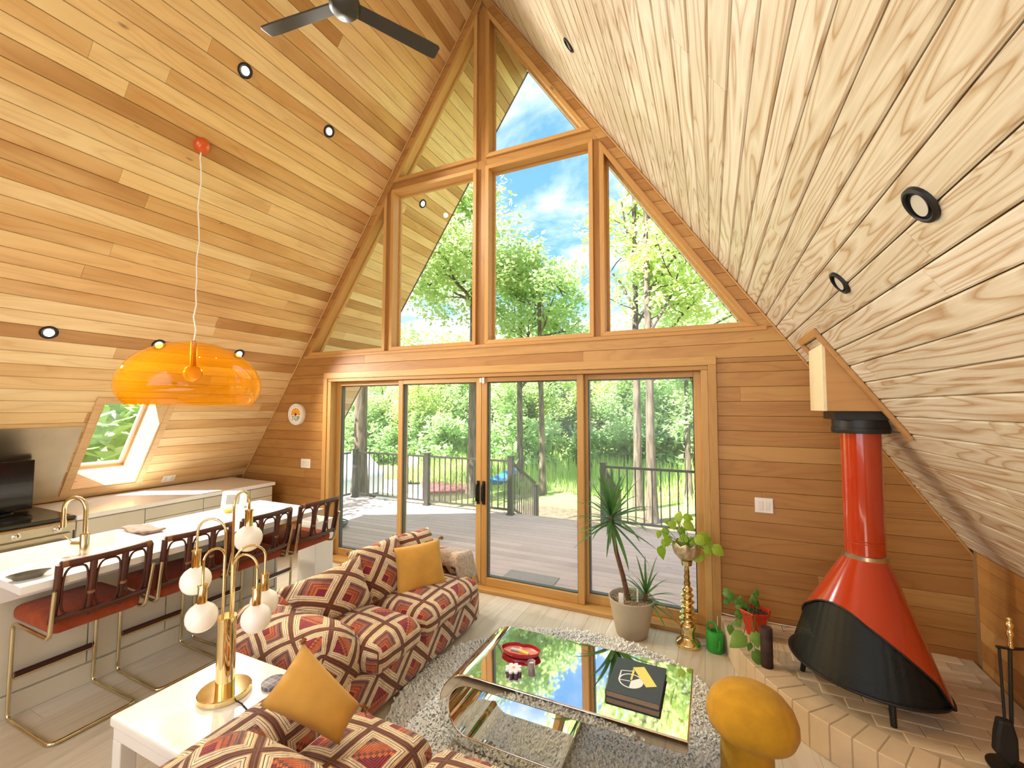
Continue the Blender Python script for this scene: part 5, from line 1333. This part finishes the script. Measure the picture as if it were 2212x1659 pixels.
m.add(vs, [(k * (NV + 1) + j, ((k + 1) % NS) * (NV + 1) + j, ((k + 1) % NS) * (NV + 1) + j + 1, k * (NV + 1) + j + 1) for k in range(NS) for j in range(NV)])
ob = m.build('bowl', M_soot, t, smooth=60); md = ob.modifiers.new('thick', 'SOLIDIFY'); md.thickness = .008
MB().tube([rim_pt(2 * pi * i / NS) for i in range(NS)], .007, 6, closed=True).build('bowl_rim', M_soot, t, smooth=60)
# mesh screen closing the mouth
def mesh_mat():
    m = bpy.data.materials.new('fire_mesh'); m.use_nodes = True; nt = m.node_tree; b = nt.nodes['Principled BSDF']; L = nt.links
    b.inputs['Base Color'].default_value = (.02, .022, .02, 1); b.inputs['Metallic'].default_value = .6; b.inputs['Roughness'].default_value = .5
    uv = nd(nt, 'UVMap'); sp = nd(nt, 'SeparateXYZ'); L.new(uv.outputs[0], sp.inputs[0])
    f = [math_n(nt, 'LESS_THAN', math_n(nt, 'FRACT', math_n(nt, 'MULTIPLY', sp.outputs[i], 220.0)), .5) for i in (0, 1)]
    L.new(math_n(nt, 'MAXIMUM', *f), b.inputs['Alpha']); return m
m = MB(); vs = []; uvl = []; K = 64; J = 8
for k in range(K + 1):
    th = PHI + radians(-114 + 228 * k / K); p0 = hood_pt(edge_k(th), th, -.012); p1 = bowl_pt(th, .97)
    for j in range(J + 1):
        vs.append(p0.lerp(p1, j / J) + Vector((cos(th), sin(th), 0)) * (.003 * sin(k * 2.3))); uvl.append((k * .022, j * .035))
fs = [(k * (J + 1) + j, k * (J + 1) + j + 1, (k + 1) * (J + 1) + j + 1, (k + 1) * (J + 1) + j) for k in range(K) for j in range(J)]
m.add(vs, fs, [[uvl[i] for i in f] for f in fs]).build('fire_screen', mesh_mat(), t, smooth=60)
for i, lg in enumerate(((2.70, -.62), (3.045, -1.0), (3.20, -.62), (3.02, -.38))):
    MB().tube([(lg[0], lg[1], HZ), (lg[0] + (SX - lg[0]) * .06, lg[1] + (CBY - lg[1]) * .06, bowl_z(.34) + .004)], [.014, .017], 12).build('leg', M_soot, t, smooth=50)
MB().lathe([(.1125, .935), (.117, .937), (.117, .965), (.1125, .967)], 40, (SX, SY, 0)).build('collar_band', M_steel, t, smooth=30)
pp = [(.104, .95)]
for zz in (1.035, 1.05): pp += [(.104, zz), (.1065, zz + .003), (.104, zz + .006)]
pp += [(.104, 1.715), (0, 1.715)]
MB().lathe(pp, 48, (SX, SY, 0)).build('flue_pipe', M_red, t, smooth=30)
MB().lathe([(.106, 1.712), (.148, 1.712), (.150, 1.716), (.150, 1.745), (.146, 1.747), (.146, 1.795), (0, 1.795)], 44, (SX, SY, 0)).build('flue_collar', M_soot, t, smooth=30)
# flue box boxed in against the slope
t = thing('flue_box', 'plywood flue box fixed to the slope above the red flue', 'flue box', (3.0, -.57, 1.85))
MB().box(2.90, 3.165, -.72, -.42, 1.796, 1.849).build('ceiling_plate', M_soot, t)
bx0 = 2.852
sidep = [(bx0, 1.85), (rake(1.85) - .002, 1.85), (bx0, H - bx0 / S - .003)]
M_ply = wood('flue_ply', ['#b98a50', '#c4965c'], grain=.3); M_plyLit = wood('flue_ply_lit', ['#ead9ae', '#f0e2bc'], grain=.15)  # paler copy carries the window light on the front panel as colour
MB().prism(sidep, -.77, -.752, 'y').build('side_panel', M_ply, t); MB().prism(sidep, -.392, -.374, 'y').build('side_panel', M_ply, t)
MB().box(bx0 - .016, bx0, -.77, -.374, 1.85, H - bx0 / S - .006).build('front_panel', M_plyLit, t)
MB().box(bx0, rake(1.85) - .004, -.752, -.392, 1.85, 1.862).build('bottom_panel', M_ply, t)
Mr = slope_M(1, 0, 0); t0 = (H - 2.36) * SL; t1 = (H - 1.70) * SL
board_ = MB().box(-.835, -.79, t0, t1, .002, .022, Mr).build('edge_trim', M_ply, t, bevel=.002)
MB().box(-.355, -.31, t0, t1, .002, .022, Mr).build('edge_trim', M_ply, t, bevel=.002)
MB().box(-.79, -.355, t0, t0 + .045, .002, .022, Mr).build('edge_trim', M_ply, t, bevel=.002)

# fire tools
t = thing('fire_tool_stand', 'black fire tool stand with brass knob at the right edge', 'fire tools', (3.43, -1.12, HZ))
MB().lathe([(.0, 0), (.085, 0), (.088, .012), (.02, .03), (.0, .03)], 24, (3.44, -1.12, HZ)).build('base', M_soot, t, smooth=40)
MB().tube([(3.44, -1.12, HZ + .02), (3.455, -1.12, .75)], .008, 8).build('rod', M_soot, t, smooth=50)
MB().lathe([(.009, .745), (.013, .75), (.010, .765), (.008, .78), (.012, .80), (.014, .812), (.010, .825), (.008, .832), (.013, .842), (.015, .852), (.010, .862), (.006, .868), (.010, .876), (.009, .884), (0, .888)], 16, (3.457, -1.12, 0)).build('handle_knob', M_polbrass, t, smooth=60)
MB().tube([(3.40, -1.14, .75), (3.455, -1.12, .742), (3.56, -1.10, .752), (3.58, -1.095, .77)], .007, 8).build('hook_bar', M_soot, t, smooth=50)
t2 = thing('hearth_brush', 'black hearth brush hanging from the fire tool stand', 'brush', (3.41, -1.15, .4))
MB().tube([(3.405, -1.15, .745), (3.41, -1.15, .43)], .006, 8).build('handle', M_soot, t2, smooth=50)
MB().prism([(3.385, .43), (3.43, .43), (3.445, .36), (3.445, .27), (3.415, .23), (3.365, .28), (3.372, .36)], -1.175, -1.125, 'y').build('bristles', M_iron, t2, bevel=.01)
t2 = thing('poker', 'black poker hanging at the far right of the fire tool stand', 'poker', (3.56, -1.11, .4))
MB().tube([(3.555, -1.115, .755), (3.56, -1.115, .24), (3.575, -1.115, .22)], .006, 8).build('shaft', M_soot, t2, smooth=50)
MB().ball((3.555, -1.115, .775), (.011, .011, .02), 12, 8).build('grip', M_polbrass, t2, smooth=80)

# ================================================================== PLANTS
def plant_mat(nm, a, b):
    m, nt, bs = bsdf(nm); L = nt.links; tc = nd(nt, 'TexCoord'); oi = nd(nt, 'ObjectInfo'); n = nd(nt, 'TexNoise', i_Scale=9.0, i_Detail=3.0); L.new(tc.outputs['Object'], n.inputs['Vector'])
    r = ramp(nt, [(.2, lin(a)), (.8, lin(b))]); L.new(math_n(nt, 'ADD', math_n(nt, 'MULTIPLY', n.outputs[0], .5), math_n(nt, 'MULTIPLY', oi.outputs['Random'], .5)), r.inputs[0])
    L.new(r.outputs[0], bs.inputs['Base Color']); bs.inputs['Roughness'].default_value = .35
    try: bs.inputs['Subsurface Weight'].default_value = 0
    except Exception: pass
    out = nt.nodes['Material Output']; tl = nd(nt, 'BsdfTranslucent'); L.new(mix(nt, .4, r.outputs[0], (.5, .75, .1)), tl.inputs[0]); mx = nd(nt, 'MixShader', i_0=.35)
    L.new(bs.outputs[0], mx.inputs[1]); L.new(tl.outputs[0], mx.inputs[2]); L.new(mx.outputs[0], out.inputs[0]); return m
M_yucca = plant_mat('yucca_green', '#1f4a2e', '#4f8a52'); M_pothos = plant_mat('neon_pothos', '#8fb52e', '#c8e25c'); M_pothos2 = plant_mat('pothos', '#3f7a36', '#8dbb5a')
def blade_mesh(droop, name, mat, wid=.030):
    n = 10; vs = []; p = Vector((0, 0, 0)); a = 0.0
    for i in range(n + 1):
        k = i / n; w = wid * (0.55 + .45 * min(1, k * 4)) * (1 - k ** 2.2) ** .8 + .0008; f = .010 * (1 - k)
        up = Vector((-sin(a), 0, cos(a)))
        vs += [tuple(p + Vector((0, -w / 2, 0)) + up * f), tuple(p), tuple(p + Vector((0, w / 2, 0)) + up * f)]
        p = p + Vector((cos(a), 0, sin(a))) / n; a -= droop / n * (0.3 + 1.4 * k)
    me = bpy.data.meshes.new(name); me.from_pydata(vs, [], [(3 * i + j, 3 * i + j + 1, 3 * i + j + 4, 3 * i + j + 3) for i in range(n) for j in (0, 1)])
    me.materials.append(mat); me.polygons.foreach_set('use_smooth', [True] * len(me.polygons)); return me
blades = [blade_mesh(d, 'blade', M_yucca, .088) for d in (.25, .7, 1.15, 1.7)]
def rosette(parent, c, n, ln, rnd, elev=(-70, 80), w=1.0):
    for i in range(n):
        az = 2.399 * i + rnd.uniform(-.3, .3); k = i / (n - 1); el = radians(elev[1] + (elev[0] - elev[1]) * k ** .8 + rnd.uniform(-8, 8))
        d = Vector((cos(az) * cos(el), .42 * sin(az) * cos(el), sin(el))).normalized()
        s = ln * rnd.uniform(.75, 1.1)
        Y = Vector((-sin(az), cos(az), 0)); Z = d.cross(Y).normalized()
        if Z.z < 0 and abs(el) < 1.5: Z = -Z; Y = -Y
        me = blades[0 if el > .9 else rnd.choice((1, 1, 2)) if el > -.2 else rnd.choice((0, 1))]
        M = frame_m(Vector(c) + d * .01 - Vector((0, 0, .06 * k)), d * s, Y * s * w, Z * s)
        if (M.translation + d * s).y > -.03 - .0: 
            q = min(1, max(.25, (-.03 - M.translation.y) / max(1e-6, d.y * s))) if d.y > 0 else 1
            M = frame_m(M.translation, d * s * q, Y * s * w, Z * s)
        link('leaf', me, parent, True, M)
PX, PY = 1.57, -.235
t = thing('potted_yucca', 'spiky potted plant with a bare cane, before the right door panel', 'plant', (PX, PY, 0))
MB().lathe([(.0, .0), (.118, .0), (.125, .006), (.155, .14), (.180, .27), (.186, .30), (.180, .303), (.172, .29), (.165, .262), (.0, .262)], 48, (PX, PY, 0)).build('pot', pm('taupe_pot', '#b3a48d', .6, 0, .04, 20), t, smooth=50)
so = MB().lathe([(.166, .262), (.10, .272), (.0, .276)], 32, (PX, PY, 0)); rnd = random.Random(9)
for i in range(420):
    r = .16 * sqrt(rnd.random()); a_ = rnd.uniform(0, 6.28); so.ball((PX + r * cos(a_), PY + r * sin(a_), .274), (rnd.uniform(.005, .009), rnd.uniform(.005, .008), .006), 5, 4)
so.build('bark_mulch', pm('mulch', '#a08c70', .95, 0, .35, 60), t, kind='stuff')
tk = [(PX - .02, PY - .01, .26), (PX - .06, PY - .02, .45), (PX - .115, PY - .03, .66), (PX - .145, PY - .04, .86), (PX - .15, PY - .045, .96)]
MB().tube(tk, [.023, .020, .018, .017, .014], 10).build('cane', pm('cane_bark', '#6b4a34', .85, 0, .3, 40, .6), t, smooth=60)
rosette(t, tk[-1], 56, .40, random.Random(4), (-30, 84), 1.0)
tk2 = [(PX + .10, PY + .02, .26), (PX + .115, PY + .02, .34)]
MB().tube(tk2, [.016, .014], 8).build('cane', pm('cane_bark2', '#6b4a34', .85), t, smooth=60)
rosette(t, tk2[-1], 30, .30, random.Random(6), (-20, 80), .85)
MB().box(PX - .085, PX - .045, PY - .11, PY - .105, .26, .36).build('plant_tag', M_white, t, M=None, bevel=.004)
MB().box(PX + .045, PX + .058, PY - .02, PY - .016, .26, .38).build('plant_tag', M_white, t, bevel=.002)

CX, CY = 2.0, -.215
t = thing('candlestick_stand', 'tall turned brass candlestick used as a plant stand', 'plant stand', (CX, CY, 0))
pf = [(.0, 0), (.092, 0), (.096, .01), (.088, .03), (.06, .05), (.048, .07), (.05, .11), (.062, .145), (.05, .17), (.034, .18)]
for zz, rr_ in ((.205, .062), (.25, .058), (.29, .05), (.335, .054), (.385, .050), (.43, .044)): pf += [(.032, zz - .02), (rr_ * .8, zz - .012), (rr_, zz), (rr_ * .85, zz + .008), (.03, zz + .016)]
pf += [(.022, .455), (.028, .48), (.020, .50), (.024, .53), (.019, .55), (.021, .575), (.015, .60), (.022, .612), (.04, .618), (.045, .655), (.0, .655)]
MB().lathe(pf, 36, (CX, CY, 0)).build('turned_stem', M_polbrass, t, smooth=60)
t = thing('potted_pothos', 'lime green trailing plant in an ornate bowl on the brass candlestick', 'plant', (CX, CY, .66))
bw_ = MB(); n = 40; vs = []
prof = [(.03, .655), (.06, .67), (.088, .70), (.100, .74), (.103, .775), (.097, .79), (.09, .775), (.08, .735), (.0, .735)]
for r, z in prof:
    for k in range(n):
        a_ = 2 * pi * k / n; q = 1 + .05 * cos(8 * a_) * (1 if z > .68 else .3); zz = z + (.012 * cos(8 * a_) if z > .77 else 0); vs.append((CX + r * q * cos(a_), CY + r * q * sin(a_), zz))
bw_.add(vs, [(j * n + i, j * n + (i + 1) % n, (j + 1) * n + (i + 1) % n, (j + 1) * n + i) for j in range(len(prof) - 1) for i in range(n)])
bw_.build('ornate_bowl', pm('aged_brass', (.62, .52, .33), .4, .7, .35, 25, .4), t, smooth=60)
def heart_mesh(mat):
    n = 9; vs = []; 
    for i in range(n + 1):
        k = i / n; w = .46 * (sin(pi * min(1, k * 1.0) ** .62)) ** .8 * (1 - k * .25) + .002; z = .10 * sin(pi * k) - .18 * k * k
        vs += [(k, -w, z - .05), (k, -w * .5, z + .012), (k, 0, z - .01), (k, w * .5, z + .012), (k, w, z - .05)]
    vs[0] = (-.10, -.16, -.04); vs[4] = (-.10, .16, -.04)
    me = bpy.data.meshes.new('leaf'); me.from_pydata(vs, [], [(5 * i + j, 5 * i + j + 1, 5 * i + j + 6, 5 * i + j + 5) for i in range(n) for j in range(4)])
    me.materials.append(mat); me.polygons.foreach_set('use_smooth', [True] * len(me.polygons)); return me
POTHOS = [(1.8, -0.275, 0.844, 0.031, -90), (1.845, -0.217, 0.846, 0.042, -95), (1.868, -0.25, 0.79, 0.042, -100), (1.836, -0.205, 0.753, 0.042, -85), (1.817, -0.201, 0.677, 0.054, -55), (1.911, -0.308, 0.936, 0.042, -60), (1.957, -0.317, 1.021, 0.038, 80), (1.942, -0.161, 0.94, 0.033, -70), (2.028, -0.271, 1.003, 0.038, -30), (2.034, -0.275, 0.938, 0.048, -40), (1.969, -0.131, 0.843, 0.046, -70), (1.975, -0.231, 0.822, 0.042, 200), (2.008, -0.161, 0.771, 0.042, -80), (2.025, -0.229, 0.726, 0.042, -60), (2.055, -0.199, 0.811, 0.038, 10), (2.112, -0.291, 0.837, 0.05, -45), (2.143, -0.199, 0.846, 0.05, -20), (2.164, -0.155, 0.806, 0.046, -60), (2.17, -0.221, 0.763, 0.046, -20), (2.151, -0.179, 0.709, 0.029, -100), (2.203, -0.192, 0.759, 0.038, 20), (2.24, -0.308, 0.783, 0.054, -35), (2.092, -0.176, 0.68, 0.054, -10), (1.857, -0.208, 0.934, 0.029, 160)]
REDP = [(2.296, -0.26, 0.468, 0.076, -20), (2.314, -0.287, 0.438, 0.066, -80), (2.279, -0.203, 0.378, 0.057, 200), (2.37, -0.243, 0.423, 0.066, 60), (2.39, -0.218, 0.382, 0.104, 10), (2.463, -0.202, 0.432, 0.076, 70), (2.482, -0.219, 0.485, 0.057, 80), (2.485, -0.198, 0.4, 0.076, -30), (2.363, -0.251, 0.304, 0.076, -100), (2.343, -0.35, 0.293, 0.066, 200), (2.298, -0.386, 0.249, 0.066, -100), (2.335, -0.576, 0.274, 0.133, 200), (2.428, -0.202, 0.288, 0.057, -60), (2.445, -0.66, 0.338, 0.095, -70), (2.456, -0.656, 0.219, 0.104, -80), (2.503, -0.648, 0.211, 0.057, -90), (2.409, -0.573, 0.242, 0.057, -100)]
def heart_leaves(lst, me, parent, root, rnd, k=1.55):
    vines = MB()
    for x, y, z, s, a_ in lst:
        an = radians(a_ + rnd.uniform(-15, 15)); d = (Rv * cos(an) + Vector((0, 0, 1)) * sin(an) - Fv * rnd.uniform(.0, .35)).normalized()
        face = (-Fv + Vector((0, 0, .55)) + Rv * rnd.uniform(-.4, .4)).normalized(); Y = face.cross(d).normalized(); Z = d.cross(Y).normalized(); q = s * k
        p = Vector((x, y, z)) - d * q * .5
        link('leaf', me, parent, True, frame_m(p, d * q, Y * q, Z * q))
        r = Vector(root) + Vector((rnd.uniform(-.04, .04), rnd.uniform(-.04, .04), 0)); mid = (r + p) / 2 + Vector((0, 0, .05 + .15 * max(0, r.z - p.z)))
        vines.tube([r * (1 - u) ** 2 + mid * 2 * u * (1 - u) + p * u * u for u in (0, .2, .4, .6, .8, 1)], .0022, 5)
    vines.build('stems', M_pothos2, parent, smooth=60)
heart_leaves(POTHOS, heart_mesh(M_pothos), t, (CX, CY, .74), random.Random(1), 1.95)
t = thing('watering_can', 'small green plastic watering can beside the brass candlestick', 'watering can', (2.195, -.215, 0))
M_can = pm('green_plastic', '#2f9a35', .35, 0, .05, 10)
wx, wy = 2.195, -.215
MB().lathe([(.0, 0), (.058, 0), (.064, .01), (.064, .125), (.058, .142), (.036, .150), (.032, .148), (.034, .13), (.0, .12)], 32, (wx, wy, 0)).build('can_body', M_can, t, smooth=50)
MB().tube(fillet([(wx - .05, wy + .01, .13), (wx - .055, wy + .02, .20), (wx + .01, wy + .0, .205), (wx + .02, wy - .02, .14)], .03, 5), .008, 8).build('can_handle', M_can, t, smooth=60)
MB().tube([(wx + .02, wy - .058, .03), (wx + .03, wy - .078, .06), (wx + .032, wy - .085, .115)], [.011, .009, .007], 8).build('spout', M_can, t, smooth=60)
# red pot with trailing plant on the hearth
t = thing('potted_trailing_plant', 'trailing heart-leaved plant in a red plastic pot on the hearth', 'plant', (2.47, -.24, HZ))
rp = MB(); rz = .20
def hexr(r, z): return [(2.47 + r * cos(pi / 3 * i + .3), -.24 + r * sin(pi / 3 * i + .3), z) for i in range(6)]
lv = [(.062, HZ + .001), (.098, .345), (.108, .345), (.108, .372), (.100, .372), (.092, .345), (0.001, .34)]
vs = []; 
for r, z in lv: vs += hexr(r, z)
rp.add(vs, [(j * 6 + i, j * 6 + (i + 1) % 6, (j + 1) * 6 + (i + 1) % 6, (j + 1) * 6 + i) for j in range(6) for i in range(6)] + [tuple(range(6))[::-1]])
rp.build('red_pot', pm('red_plastic', '#c22d12', .3, 0, .05, 10), t, bevel=.003)
sl = MB(); rnd = random.Random(3)
for i in range(140):
    r = .085 * sqrt(rnd.random()); a_ = rnd.uniform(0, 6.28); sl.ball((2.47 + r * cos(a_), -.24 + r * sin(a_), .345), (.010, .010, .008), 5, 4)
sl.build('soil', pm('dark_soil', '#4a3a2c', .95, 0, .4, 60), t, kind='stuff')
heart_leaves(REDP, heart_mesh(M_pothos2), t, (2.44, -.27, .36), random.Random(2), 1.0)
tag(MB().lathe([(.0, 0), (.034, 0), (.036, .004), (.036, .244), (.033, .248), (.0, .246)], 24, (2.50, -.665, HZ)).build('wooden_cylinder', pm('dark_bark_wood', '#3a2720', .8, 0, .35, 25, .5), smooth=40), 'dark brown bark cylinder standing on the hearth before the red pot', 'candle holder')
# white cord along the wall
cd = fillet([(2.04, -.20, .006), (2.17, -.14, .006), (2.215, -.03, .03), (2.215, -.016, .215), (2.30, -.012, .20), (2.45, -.012, .199), (2.8, -.012, .199), (3.2, -.012, .199)], .04, 4)
tag(tube_obj('power_cord', cd, .004, M_white, seg=6), 'thin white cord running from the candlestick along the hearth wall', 'cord')
